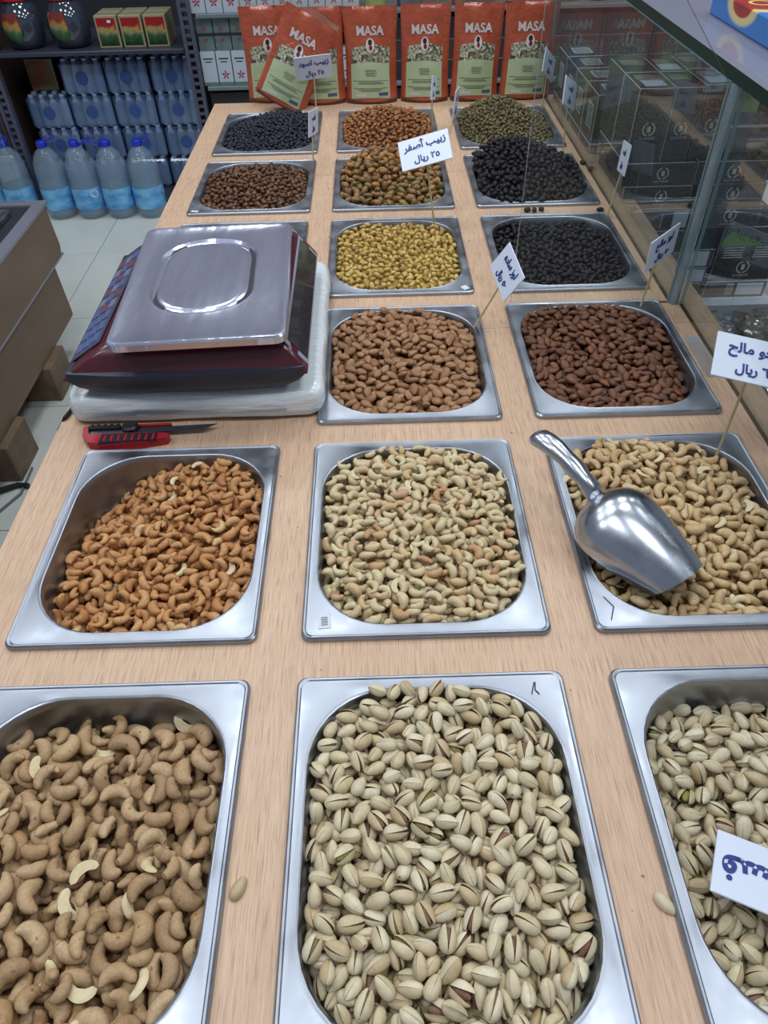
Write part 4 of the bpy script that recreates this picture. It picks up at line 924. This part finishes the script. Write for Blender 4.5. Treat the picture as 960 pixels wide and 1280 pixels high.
r, w, d, h = tbox('tea_box', 'large black tea carton with a green leaf corner and white text, facing out', 0.80, 0.945, 1.592, 1.80, -0.2070, -0.0760, G)
emblem(r, 0.0, -d-0.0004, h*0.26, 0.014)
obj('leaf_print', MB().add([(-w+0.004, -d-0.0005, h*0.78), (w-0.03, -d-0.0005, h*0.66), (-w+0.004, -d-0.0005, h*0.66), (-w+0.02, -d-0.0005, h*0.93)], [(0, 2, 1), (0, 1, 3)]), M['leaf'], r, smooth=False)
tl = MB()
for j in range(5): tl.box(-w*0.82+0.004*(j % 2), -0.01, -d-0.0005, -d-0.0002, h*(0.44+0.045*j), h*(0.455+0.045*j)); tl.box(0.015, w*0.85-0.004*(j % 2), -d-0.0005, -d-0.0002, h*(0.44+0.045*j), h*(0.455+0.045*j))
obj('print', tl, M['silver'], r, smooth=False)
r, w, d, h = tbox('tea_box', 'black tea carton at the bottom right, its end label near the foam tray rim', 0.796, 0.945, 1.59, 1.80, -0.2490, -0.2080, G)
obj('white_sticker', MB().box(-0.032, 0.032, 0, 0.0005, -h*0.36, h*0.36), M['white'], r, (0.035, -d-0.0006, h*0.5), smooth=False)
barcode(r, -0.014, -d-0.0002, h*0.5, 0.016, h*0.7)
tr_ = MB().rings([rrect(0.61, 0.962, 1.545, 1.83, 0.02, -0.2715, 4, 2), rrect(0.60, 0.972, 1.535, 1.84, 0.02, -0.240, 4, 2), rrect(0.606, 0.966, 1.541, 1.834, 0.018, -0.240, 4, 2), rrect(0.616, 0.956, 1.55, 1.824, 0.016, -0.2495, 4, 2)])
tag(obj('foam_tray', tr_, plain('foam_white', rgb(205, 212, 220), 0.5)), 'shallow white foam tray carrying the stack of black tea cartons', 'tray')
# standing cartons on top of the left stack
TS = [(0.536, 0.606, 1.585, 1.70, 0.0), (0.609, 0.664, 1.585, 1.70, 0.0), (0.672, 0.735, 1.60, 1.715, 0.03), (0.536, 0.606, 1.703, 1.82, 0), (0.609, 0.664, 1.703, 1.82, 0), (0.672, 0.735, 1.72, 1.83, 0)]
TL = ['front left standing black tea carton behind the glass', 'front middle standing black tea carton behind the glass', 'front right standing black tea carton, just left of the corner post',
      'standing black tea carton behind the front left one', 'standing black tea carton behind the front middle one', 'standing black tea carton behind the front right one']
for i, (x0, x1, y0, y1, rz) in enumerate(TS):
    r, w, d, h = tbox('tall_tea_box', TL[i], x0, x1, y0, y1, 0.0735, 0.2135, 'standing black tea cartons', rz)
    if i < 3: emblem(r, 0.0, -d-0.0004, h*0.46, 0.012)
    obj('white_sticker', MB().box(-0.020, 0.024, -0.022, 0.020, 0, 0.0005), M['white'], r, (0, -d+0.035, h), smooth=False) if i in (0, 2, 4) else None
    tl = MB()
    for j in range(6): tl.box(-w*0.7, w*0.7-0.006*(j % 3), 0.0+j*0.007, 0.002+j*0.007, h+0.0001, h+0.0004)
    obj('print', tl, M['silver'], r, smooth=False)
# rear stack further along the screen
for i in range(4):
    for j, (zz0, zz1) in enumerate(((-0.10, 0.02), (0.021, 0.13))):
        y0 = 1.86+0.118*i
        r, w, d, h = tbox('tall_tea_box', 'black tea carton with a barcode side, %s row, %s along the glass toward the back' % (('lower', 'upper')[j], ('first', 'second', 'third', 'fourth')[i]), 0.534, 0.634, y0, y0+0.114, zz0, zz1, 'barcoded cartons along the glass')
        barcode(r, -w-0.0002, -0.01, h*0.5, 0.05, h*0.5, 'side')
        barcode(r, 0.0, 0, h+0.0001, 0.05, 0.06, 'top')
tag(obj('carton_plinth', MB().bbox(0.60, 1.0, 1.85, 2.34, -0.272, -0.101, 0.003).bbox(0.534, 0.599, 1.85, 2.34, -0.13, -0.101, 0.002), M['dark'], smooth=False), 'dark box under the rear tea cartons beyond the glass', 'box')
r, w, d, h = tbox('wrapped_carton', 'grey film-wrapped carton on top of the right tea stack', 0.752, 0.862, 1.625, 1.72, 0.0735, 0.128, None, 0.0, [noisy('wrapped_grey', [(0.3, rgb(92, 90, 88)), (0.7, rgb(150, 148, 142))], 30, 0.25, coat=0.6), M['tea_edge']], 0.004)
r, w, d, h = tbox('brown_carton', 'plain brown carton standing behind the corner post', 0.742, 0.80, 1.88, 1.95, -0.100, 0.19, None, 0.0, [noisy('kraft', [(0.3, rgb(120, 100, 70)), (0.7, rgb(148, 124, 88))], 20, 0.7), M['wood_edge']])
r, w, d, h = tbox('green_pack', 'pale green pack with a dark green leaf, under the glass shelf', 0.805, 0.94, 1.90, 1.96, -0.100, 0.175, None, 0.0, [plain('pale_green', rgb(160, 172, 110), 0.35, coat=0.5), plain('pale_green_edge', rgb(150, 160, 110), 0.4)])
lf = MB()
for k in range(7):
    a = k*0.5-0.2; c = Vector((0.012*math.cos(a)*1.6, 0, 0.012*math.sin(a)*1.6)); t_ = Vector((math.cos(a), 0, math.sin(a))); n_ = Vector((-t_.z, 0, t_.x))
    lf.add([(c+Vector((0, 0, 0)))[:], (c+t_*0.018+n_*0.008)[:], (c+t_*0.036)[:], (c+t_*0.018-n_*0.008)[:]], [(0, 1, 2, 3)])
obj('leaf_print', lf, M['leaf'], r, (-0.01, -d-0.0006, h*0.78), smooth=False)
# lower counter beyond the screen and the bags lying on it
sc2 = thing('side_counter', 'low counter beyond the glass screen carrying cartons and bags', 'counter', (0.95, 1.4, FLOOR))
obj('counter_top', MB().bbox(-0.36, 0.5, -1.0, 0.98, -FLOOR-0.292, -FLOOR-0.272, 0.003), noisy('grey_top', [(0.3, rgb(150, 155, 158)), (0.7, rgb(175, 178, 180))], 8, 0.35), sc2, smooth=False)
obj('counter_body', MB().box(-0.33, 0.46, -0.95, 0.93, 0.0, -FLOOR-0.293), M['wood_edge'], sc2, smooth=False)
herb = noisy('dried_herb', [(0.3, rgb(70, 64, 48)), (0.5, rgb(120, 116, 84)), (0.7, rgb(150, 146, 120))], 90, 0.6, bstr=0.8, bdist=0.004)
filmm = glass_mat('crumpled_film', haze=0.30, hazecol=rgb(210, 218, 222), refl=2.2, rough=0.07)
def crumple(w, d, h, seed, k=1.0, n=20):
    def f(u, v):
        th = 2*PI*u; ph = (v-0.5)*PI*0.98; e = 0.75
        c = lambda x: math.copysign(abs(x)**e, x)
        j = 1+0.10*k*math.sin(5*th+seed)*math.cos(4*ph+seed)+0.07*k*math.sin(11*th+2*seed)*math.sin(9*ph+seed)
        return (w*c(math.cos(ph))*c(math.cos(th))*j, d*c(math.cos(ph))*c(math.sin(th))*j, h*(c(math.sin(ph))*j+1))
    mb = MB().grid(f, n*2, n); return mb
for i, (x, y, z, w, d, h, lb) in enumerate(((0.735, 1.435, -0.2715, 0.075, 0.06, 0.026, 'crumpled clear bag of dark dried herbs nearest the glass screen'), (0.885, 1.42, -0.2715, 0.07, 0.07, 0.030, 'crumpled clear bag of green herbs at the right edge'),
        (0.80, 1.27, -0.2715, 0.075, 0.065, 0.020, 'flat clear bag in front of the herb bags beyond the glass'), (0.775, 1.08, -0.2715, 0.085, 0.09, 0.018, 'whitish empty plastic bag lowest beyond the glass screen'))):
    b_ = thing('clear_bag', lb, 'bag', (x, y, z), (0, 0, 0.4*i), 'clear bags beyond the glass')
    obj('film', crumple(w, d, h, i*1.3, 1.6), filmm, b_, smooth=0.4)
    if i < 3: obj('herbs', crumple(w*0.8, d*0.8, h*0.75, i+4, 0.9, 12), herb, b_, (0, 0, 0.004))

# ------------------------------------------------------------------ left: low counter with a glass case
lc = thing('side_cabinet', 'brown low cabinet with grey metal top frame at the left edge', 'cabinet', (-1.5, 1.9, FLOOR))
M['cab'] = noisy('brown_board', [(0.3, rgb(104, 84, 68)), (0.7, rgb(126, 104, 84))], 5, 0.5, sc=(1, 0.4, 1)); M['frame'] = plain('grey_frame', rgb(150, 152, 168), 0.35, 0.5)
X0, Y0_, Y1_ = -0.385, -1.3, 0.62    # local right edge, near end, far end ; local z measured from the floor
pl = lambda yy, zz, r, n=6: None
def sidepanel(z0, z1, x0, x1, r, y1):
    pts = [(Y0_, z0)]+[(y1-0.02-r+r*math.sin(a), z0+r-r*math.cos(a)) for a in [PI/2*i/6 for i in range(7)]]+[(y1-r*0.5+r*0.5*math.cos(a)-0.03, z1-r*0.5+r*0.5*math.sin(a)) for a in [PI/2*i/6 for i in range(7)]]+[(Y0_, z1)]
    return MB().rings([[(x0, y, z) for y, z in pts], [(x1, y, z) for y, z in pts]])
obj('upper_panel', sidepanel(0.355, 0.522, -0.36, 0.385, 0.035, 0.60), M['cab'], lc, smooth=0.5)
obj('lower_panel', sidepanel(0.135, 0.352, -0.34, 0.362, 0.01, 0.56), M['cab'], lc, smooth=0.5)
obj('metal_trim', MB().box(0.362, 0.3835, Y0_, 0.59, 0.346, 0.3535), M['frame'], lc, smooth=False)
tf = MB().box(0.345, 0.386, Y0_, 0.60, 0.5225, 0.532).box(-0.36, 0.345, 0.56, 0.60, 0.5225, 0.532).box(-0.36, -0.32, Y0_, 0.56, 0.5225, 0.532)
obj('top_frame', tf, M['frame'], lc, smooth=False)
obj('top_sheet', MB().box(-0.32, 0.345, Y0_, 0.56, 0.5225, 0.526), M['dark'], lc, smooth=False)
lp = MB().rings([rrect(-1.52, -1.20, 1.98, 2.41, 0.03, FLOOR+0.528, 5, 3), rrect(-1.52, -1.20, 1.98, 2.41, 0.03, FLOOR+0.541, 5, 3), rrect(-1.50, -1.22, 2.0, 2.39, 0.04, FLOOR+0.541, 5, 3), rrect(-1.49, -1.23, 2.01, 2.38, 0.04, FLOOR+0.531, 5, 3)])
tag(obj('steel_pan', lp, M['steel']), 'small steel pan on the brown cabinet at the left edge', 'food pan')
hb = MB().grid(lambda u, v: (-1.48+0.24*u, 2.02+0.35*v, FLOOR+0.532+0.014*math.sin(PI*u)*math.sin(PI*v)+0.002*math.sin(60*u)*math.sin(70*v)), 24, 30)
tag(obj('seed_heap', hb, herb), 'greenish seeds in the pan on the brown cabinet', 'seeds', None, 'stuff')
for i, (x0, x1, y0, y1) in enumerate(((-1.86, -1.19, 2.495, 2.501),)):
    mb = MB().box(x0+1.5, x1+1.5, y0-1.9, y1-1.9, 0.533, 0.86); mb.m = [1, 1, 0, 0, 1, 1]
    obj('glass_pane', mb, [M['glass'], M['glass_edge']], lc, smooth=False)
blk = noisy('block_wood', [(0.3, rgb(96, 80, 62)), (0.7, rgb(130, 110, 86))], 12, 0.6)
for i, (y0, y1, lb) in enumerate(((2.08, 2.23, 'wooden block under the brown cabinet, farther one'), (1.66, 1.82, 'wooden block under the brown cabinet, nearer one'), (0.75, 0.9, 'wooden block under the near end of the brown cabinet'))):
    tag(obj('wooden_block', MB().bbox(-1.26, -1.115, y0, y1, FLOOR, FLOOR+0.134, 0.004), blk, smooth=False), lb, 'block', 'wooden blocks under the cabinet')
tag(obj('power_cable', MB().tube([(-1.20, 1.60, FLOOR+0.009), (-1.16, 1.61, FLOOR+0.012), (-1.12, 1.635, FLOOR+0.008), (-1.085, 1.63, FLOOR+0.008)], 0.009, 8), M['black']), 'thick black cable end on the floor under the cabinet', 'cable')
tag(obj('grey_cord', MB().tube([(-1.105, 1.72, FLOOR+0.004), (-1.10, 1.60, FLOOR+0.005), (-1.14, 1.52, FLOOR+0.005), (-1.10, 1.40, FLOOR+0.005), (-1.12, 1.2, FLOOR+0.005)], 0.004, 6), plain('cord_grey', rgb(110, 112, 115), 0.5)), 'thin grey cord trailing on the floor at the left', 'cord')
tag(obj('scale_cable', MB().tube([(-0.405, 0.93, 0.056), (-0.449, 0.925, 0.050), (-0.4545, 0.90, 0.03), (-0.452, 0.87, 0.004), (-0.4575, 0.84, 0.004), (-0.468, 0.83, -0.01), (-0.470, 0.85, -0.3)], 0.0028, 6), M['black']), 'thin black cable hanging from the scale over the counter edge', 'cable')

# ------------------------------------------------------------------ water bottles
def water_mat(name, col, alpha, rough=0.12):
    m, nt, b = newmat(name); b.inputs['Base Color'].default_value = col; b.inputs['Roughness'].default_value = rough; b.inputs['Alpha'].default_value = alpha
    b.inputs['Coat Weight'].default_value = 0.6; return m
M['pet'] = water_mat('clear_pet', rgb(170, 195, 215), 0.26, 0.06); M['water_blue'] = water_mat('small_bottle_pet', rgb(190, 214, 250), 0.85, 0.12)
M['cap_blue'] = plain('blue_cap', rgb(25, 50, 185), 0.35); M['cap_white'] = plain('white_cap', rgb(190, 208, 240), 0.35)
M['band'] = noisy('blue_band', [(0.35, rgb(60, 130, 195)), (0.6, rgb(120, 185, 225))], 12, 0.3, sc=(1, 1, 2)); M['logo'] = plain('navy_logo', rgb(66, 96, 160), 0.4)
def big_bottle():
    r = thing('water_bottle', '', 'bottle')
    R = 0.0745
    obj('bottle_body', MB().lathe([(0.045, 0.0), (R*0.86, 0.004), (R*0.98, 0.02), (R, 0.035), (R*0.97, 0.045), (R, 0.055), (R, 0.165), (R*0.96, 0.175), (R*0.985, 0.19), (R*0.97, 0.225), (R*0.90, 0.258), (R*0.74, 0.290), (R*0.50, 0.311), (R*0.34, 0.320), (0.020, 0.325), (0.020, 0.338)], 24), M['pet'], r, smooth=1.0)
    obj('water', MB().lathe([(0.04, 0.004), (R*0.83, 0.008), (R*0.95, 0.03), (R*0.955, 0.20), (R*0.9, 0.235)], 20), water_mat('water', rgb(120, 150, 180), 0.30), r, smooth=1.0)
    b = obj('paper_band', MB().lathe([(R*1.012, 0.050), (R*1.012, 0.150)], 24, False, False), M['band'], r, smooth=1.0)
    lg = MB()
    vs = [((R*1.02)*math.sin(0.45+0.28*math.cos(t)), -(R*1.02)*math.cos(0.45+0.28*math.cos(t)), 0.125+0.020*math.sin(t)) for t in [2*PI*k/16 for k in range(16)]]
    obj('emblem', lg.add(vs, [tuple(range(16))]), M['cap_white'], b, smooth=False)
    obj('cap', MB().lathe([(0.0235, 0.328), (0.0245, 0.330), (0.0235, 0.350), (0.021, 0.353)], 20), M['cap_blue'], r, smooth=0.6)
    obj('handle_ring', MB().tube([(0.024+0.030*(1-math.cos(t))*0.9, 0.022*math.sin(t), 0.332+0.012*(1-math.cos(t))) for t in [2*PI*k/16 for k in range(17)]], 0.003, 6), M['cap_blue'], r)
    return r
bb = big_bottle(); tr0 = tree_of(bb)
spots = [(-1.585, 3.70, 1.0, 'large water bottle with blue band, leftmost of the four in the clear'), (-1.43, 3.695, 0.3, 'large water bottle with blue band, second of the four in the clear'), (-1.278, 3.69, 3.3, 'large water bottle with blue band, third of the four in the clear'),
         (-1.125, 3.685, 1.2, 'large water bottle with blue band, rightmost, next to the counter'), (-1.78, 3.72, 2.0, 'large water bottle seen through the glass of the brown cabinet'), (-1.93, 3.72, 2.0, 'large water bottle at the far left edge behind glass')]
for i, (x, y, rz, lb) in enumerate(spots):
    o = bb if i == 0 else copy_tree(bb, tr0); o.location = (x, y, FLOOR+0.0005); o.rotation_euler = (0, 0, rz); o['label'] = lb; o['group'] = 'large water bottles on the floor'
def small_bottle():
    R = 0.0245; mb = MB().lathe([(R*0.8, 0.0), (R, 0.008), (R, 0.03), (R*0.93, 0.04), (R, 0.05), (R, 0.085), (R*0.9, 0.10), (R*0.55, 0.122), (0.011, 0.13)], 10, mi=0)
    mb.lathe([(0.0135, 0.130), (0.0135, 0.148)], 8, mi=1); return mb.mesh('small_bottle', [M['water_blue'], M['cap_white']], 0.9)
sbm = small_bottle()
pk = thing('bottle_pack', '', 'bottle pack')
for i in range(4):
    for j in range(3): put('bottle', sbm, pk, (-0.0768+0.0512*i, -0.0512+0.0512*j, 0.001))
fm = MB().bbox(-0.103, 0.103, -0.078, 0.078, 0.0, 0.140, 0.012)
obj('shrink_film', fm, glass_mat('shrink_film', tint=(0.90, 0.95, 1.0, 1), haze=0.22, hazecol=rgb(165, 195, 245), refl=2.2, rough=0.12), pk, smooth=0.3)
obj('printed_logo', MB().lathe([(0.0, 0), (0.030, 0), (0.030, 0.0006), (0.0, 0.0006)], 18, False, False, mat=Matrix.Translation((0.0, -0.0785, 0.070)) @ Matrix.Rotation(PI/2, 4, 'X')), M['logo'], pk, smooth=False)
trp = tree_of(pk); first = True; rown = ['top', 'second', 'third', 'fourth']
base_z = [-0.375, -0.524, -0.673, -0.822]
rows = [[-1.40, -1.185, -0.965], [-1.61, -1.395, -1.18, -0.965], [-1.60, -1.385, -1.17, -0.955], [-1.61, -1.395, -1.18, -0.965]]
num = ['first', 'second', 'third', 'fourth']
for i, xs in enumerate(rows):
    for j, x in enumerate(xs):
        o = pk if first else copy_tree(pk, trp); first = False
        o.location = (x, 4.05-0.0*i, base_z[i]); o['label'] = 'shrink-wrapped pack of small water bottles, %s row, %s from left' % (rown[i], num[j]); o['group'] = 'small water bottle packs on the rack'
# ------------------------------------------------------------------ rack shelving
rack = thing('shelf_rack', 'dark metal rack with perforated uprights holding water packs and jars', 'rack', (-1.25, 4.0, FLOOR))
def upright(x, y, z0, z1):
    mb = MB(); mb.box(x-0.028, x-0.012, y-0.004, y+0.03, z0, z1).box(x+0.012, x+0.028, y-0.004, y+0.03, z0, z1)
    z = z0
    while z < z1-0.02: mb.box(x-0.0125, x+0.0125, y, y+0.003, z, z+0.014); z += 0.032
    return mb
upm = plain('upright_grey', rgb(96, 100, 118), 0.4, 0.6)
for x in (-0.49, 0.44):
    obj('upright', upright(x, -0.20, 0, 1.75), upm, rack, smooth=False)
    obj('upright', upright(x, 0.30, 0, 1.75), upm, rack, smooth=False)
shm = plain('shelf_dark', rgb(52, 56, 70), 0.35)
obj('base_shelf', MB().bbox(-0.455, 0.405, -0.19, 0.30, 0.0, 0.026, 0.003), shm, rack, smooth=False)
obj('shelf', MB().bbox(-0.455, 0.405, -0.19, 0.30, 0.672, 0.690, 0.002), shm, rack, smooth=False)
obj('back_panel', MB().box(-0.50, 0.43, 0.31, 0.32, 0.0, 1.75), plain('back_panel', rgb(40, 42, 52), 0.6), rack, smooth=False)
obj('side_panel', MB().box(-0.535, -0.525, -0.2, 0.32, 0.0, 1.75), plain('side_brown', rgb(70, 52, 44), 0.6), rack, smooth=False)
zs = FLOOR+0.690
for i, (x, lb) in enumerate(((-1.585, 'round dark plastic jar with red lid, at the left edge of the rack shelf'), (-1.375, 'round dark plastic jar with red lid, nearer the small picture boxes'))):
    j = thing('plastic_jar', lb, 'jar', (x, 3.93, zs), (0, 0, 0), 'red-lidded jars on the rack')
    obj('jar_body', MB().lathe([(0.055, 0), (0.072, 0.006), (0.088, 0.04), (0.094, 0.085), (0.088, 0.13), (0.068, 0.165), (0.056, 0.178), (0.056, 0.186)], 28), plain('jar_plastic', rgb(48, 56, 70), 0.08, alpha=1.0, coat=1.0), j, smooth=1.2)
    obj('lid', MB().lathe([(0.062, 0.180), (0.066, 0.184), (0.066, 0.222), (0.058, 0.228)], 24), M['red'], j, smooth=0.5)
    vs = []; R = 0.0955
    g = MB().grid(lambda u, v: (R*math.sin(-0.25+(u-0.5)*0.95)*(1-0.25*(abs(2*v-1))**3), -R*math.cos(-0.25+(u-0.5)*0.95)*(1-0.05*(2*v-1)**2), 0.030+0.115*v), 10, 10)
    lm, nt, b = newmat('jar_picture'); tc = N(nt, 'ShaderNodeTexCoord'); sx = N(nt, 'ShaderNodeSeparateXYZ'); nt.links.new(tc.outputs['Object'], sx.inputs[0])
    mr = N(nt, 'ShaderNodeMapRange'); mr.inputs[1].default_value = 0.03; mr.inputs[2].default_value = 0.145; nt.links.new(sx.outputs[2], mr.inputs[0])
    n_ = noise(nt, 35, 2); ad = N(nt, 'ShaderNodeMath', operation='MULTIPLY_ADD'); ad.inputs[1].default_value = 0.5; nt.links.new(n_.outputs[0], ad.inputs[0]); nt.links.new(mr.outputs[0], ad.inputs[2])
    r_ = ramp(nt, ad.outputs[0], [(0.25, rgb(30, 30, 28)), (0.45, rgb(50, 80, 45)), (0.62, rgb(60, 100, 60)), (0.72, rgb(120, 120, 90)), (0.85, rgb(170, 130, 60)), (0.95, rgb(140, 60, 40)), (1.0, rgb(120, 50, 40))]); nt.links.new(r_.outputs[0], b.inputs['Base Color']); b.inputs['Roughness'].default_value = 0.2
    obj('picture_label', g, lm, j, smooth=1.3)
M['pic'] = lm
def pic_mat():
    m, nt, b = newmat('box_picture'); tc = N(nt, 'ShaderNodeTexCoord'); sx = N(nt, 'ShaderNodeSeparateXYZ'); nt.links.new(tc.outputs['Object'], sx.inputs[0])
    mr = N(nt, 'ShaderNodeMapRange'); mr.inputs[1].default_value = -0.055; mr.inputs[2].default_value = 0.055; nt.links.new(sx.outputs[2], mr.inputs[0])
    n_ = noise(nt, 45, 2); ad = N(nt, 'ShaderNodeMath', operation='MULTIPLY_ADD'); ad.inputs[1].default_value = 0.45; nt.links.new(n_.outputs[0], ad.inputs[0]); nt.links.new(mr.outputs[0], ad.inputs[2])
    r_ = ramp(nt, ad.outputs[0], [(0.25, rgb(36, 40, 30)), (0.45, rgb(40, 78, 48)), (0.62, rgb(60, 90, 60)), (0.74, rgb(150, 140, 100)), (0.84, rgb(180, 130, 60)), (0.93, rgb(140, 44, 44)), (1.0, rgb(150, 30, 36))]); nt.links.new(r_.outputs[0], b.inputs['Base Color']); b.inputs['Roughness'].default_value = 0.25
    return m
pm_ = pic_mat(); gold = plain('gold_border', rgb(150, 142, 112), 0.35)
for i, x in enumerate((-1.185, -1.075, -0.965)):
    for k in range(2):
        r, w, d, h = tbox('picture_box', 'small red and green picture box, %s of three in the %s row on the rack' % (('left', 'middle', 'right')[i], ('front', 'back')[k]), x-0.050, x+0.050, 3.86+0.085*k, 3.94+0.085*k, zs, zs+0.125, 'picture boxes on the rack', 0.0, [gold, gold], 0.002)
        if k == 0:
            obj('picture', MB().box(-0.042, 0.042, 0, 0.0006, -0.053, 0.053), pm_, r, (0, -d-0.0007, h/2), smooth=False)
            if i == 0: obj('white_sticker', MB().box(-0.008, 0.008, 0, 0.0005, -0.005, 0.005), M['white'], r, (0.015, -d-0.0015, h*0.82), smooth=False)
# orange packet at the left end of the rack
tbox('orange_packet', 'dull orange and green packet beside the top water pack', -1.69, -1.56, 4.06, 4.10, -0.372, -0.24, None, 0.0, [noisy('orange_print', [(0.4, rgb(150, 70, 45)), (0.6, rgb(110, 120, 70))], 10, 0.4), M['tea_edge']], 0.003)

# right rack behind the pouches
rk = thing('shelf_rack', 'dark rack behind the orange pouches holding white and green cartons', 'rack', (0.4, 4.0, FLOOR))
shl = plain('shelf_grey', rgb(104, 116, 122), 0.4)
for z in (0.535, 0.820): obj('shelf', MB().bbox(-1.165, 1.7, -0.2, 0.3, z-0.016, z, 0.002), shl, rk, smooth=False)
obj('back_panel', MB().box(-1.165, 1.7, 0.31, 0.32, 0.0, 1.75), plain('back_panel2', rgb(46, 48, 56), 0.6), rk, smooth=False)
obj('plinth', MB().box(-1.165, 1.7, -0.16, 0.30, 0.0, 0.50), plain('plinth', rgb(40, 38, 44), 0.6), rk, smooth=False)
wc = plain('white_carton', rgb(176, 184, 196), 0.4); wce = plain('white_carton_edge', rgb(120, 132, 140), 0.4); gc = noisy('greygreen_carton', [(0.35, rgb(86, 104, 104)), (0.65, rgb(112, 126, 124))], 30, 0.4)
dr = plain('carton_red', rgb(150, 30, 50), 0.4); gre = plain('carton_green', rgb(96, 122, 112), 0.4)
def motif(par, y, z, s):
    mb = MB()
    for k in range(5):
        a = PI/2+k*2*PI/5; mb.add([(0, 0, 0), (s*math.cos(a-0.35)*0.7, 0, s*math.sin(a-0.35)*0.7), (s*math.cos(a)*1.2, 0, s*math.sin(a)*1.2), (s*math.cos(a+0.35)*0.7, 0, s*math.sin(a+0.35)*0.7)], [(0, 1, 2, 3)])
    obj('red_motif', mb, dr, par, (0, y, z), smooth=False)
on = ['first', 'second', 'third', 'fourth', 'fifth', 'sixth', 'seventh', 'eighth', 'ninth', 'tenth', 'eleventh', 'twelfth']
zA = FLOOR+0.535
for i in range(11):
    x = -0.745+0.0715*i
    if i in (0, 1, 2, 3, 9, 10):
        r, w, d, h = tbox('white_carton', 'tall white carton with red flower, lower rack shelf, %s from left' % on[i], x-0.034, x+0.034, 3.82, 3.90, zA, zA+0.138, 'tall white cartons on the rack', 0.0, [wc, wce])
        if i: motif(r, -d-0.0005, h*0.32, 0.017)
        obj('print', MB().box(-0.022, 0.022, 0, 0.0005, 0, 0.005).box(-0.015, 0.015, 0, 0.0005, -0.012, -0.008), M['black_ink'], r, (0, -d-0.0006, h*0.78), smooth=False)
        obj('green_foot', MB().box(-w+0.001, w-0.001, 0, 0.0005, 0, 0.014), gre, r, (0, -d-0.0006, 0.001), smooth=False)
for k, (z0, z1) in enumerate(((zA+0.1385, zA+0.1985), (zA+0.206, zA+0.2665))):
    if k == 1: 
        tag(obj('divider_board', MB().box(-0.79, 0.1, 3.83, 3.92, zA+0.1990, zA+0.2055), M['dark'], smooth=False), 'thin dark divider between the two rows of grey-green cartons', 'board')
    for i in range(12):
        x = -0.742+0.0765*i
        if i < 4 or i > 8:
            r, w, d, h = tbox('green_carton', 'small grey-green carton, %s row, %s from left on the rack' % (('lower', 'upper')[k], on[i]), x-0.036, x+0.036, 3.835, 3.90, z0, z1, 'grey-green cartons on the rack', 0.0, [gc, wce])
            motif(r, -d-0.0005, h*(0.72 if k == 0 else 0.28), 0.009)
zD = FLOOR+0.820
for i in range(10):
    x = -0.755+0.0755*i
    r, w, d, h = tbox('white_carton', 'white carton with red flower on the upper rack shelf, %s from left' % on[i], x-0.0365, x+0.0365, 3.82, 3.90, zD, zD+0.14, 'upper white cartons on the rack', 0.0, [wc, wce])
    motif(r, -d-0.0005, 0.040, 0.017)
cols = [rgb(150, 160, 60), rgb(60, 66, 80), rgb(120, 50, 46), rgb(130, 60, 50), rgb(96, 40, 44), rgb(140, 70, 48), rgb(60, 70, 66), rgb(110, 96, 70), rgb(88, 54, 60), rgb(70, 84, 62), rgb(120, 76, 50), rgb(66, 60, 58)]
for i in range(12):
    x = 0.03+0.125*i
    t = thing('tin', '%s tin on the upper shelf behind the pouches, %s from left' % (['yellow-green', 'slate', 'dark red', 'brick red', 'maroon', 'rust', 'grey-green', 'tan', 'plum', 'olive', 'orange-brown', 'brown'][i], on[i]), 'tin', (x, 3.90, zD), (0, 0, 0), 'tins on the upper shelf')
    obj('tin_body', MB().lathe([(0.044, 0), (0.048, 0.004), (0.048, 0.125), (0.044, 0.129)], 20), plain('tin%d' % i, cols[i], 0.3), t); obj('lid', MB().lathe([(0.046, 0.1295), (0.046, 0.140), (0.03, 0.142)], 20), M['frame'], t)
for i in range(12):
    x = 0.16+0.12*i
    for k in range(3):
        m = plain('dark_carton%d_%d' % (i, k), [rgb(44, 42, 50), rgb(58, 48, 50), rgb(40, 46, 54), rgb(66, 50, 44)][(i+k) % 4], 0.4)
        tbox('dark_carton', 'dark carton behind the pouches, %s layer up, %s from left' % (on[k], on[i]), x-0.056, x+0.056, 3.83, 3.95, zA+0.082*k, zA+0.082*k+0.08, 'dark cartons on the lower shelf', 0.0, [m, wce])
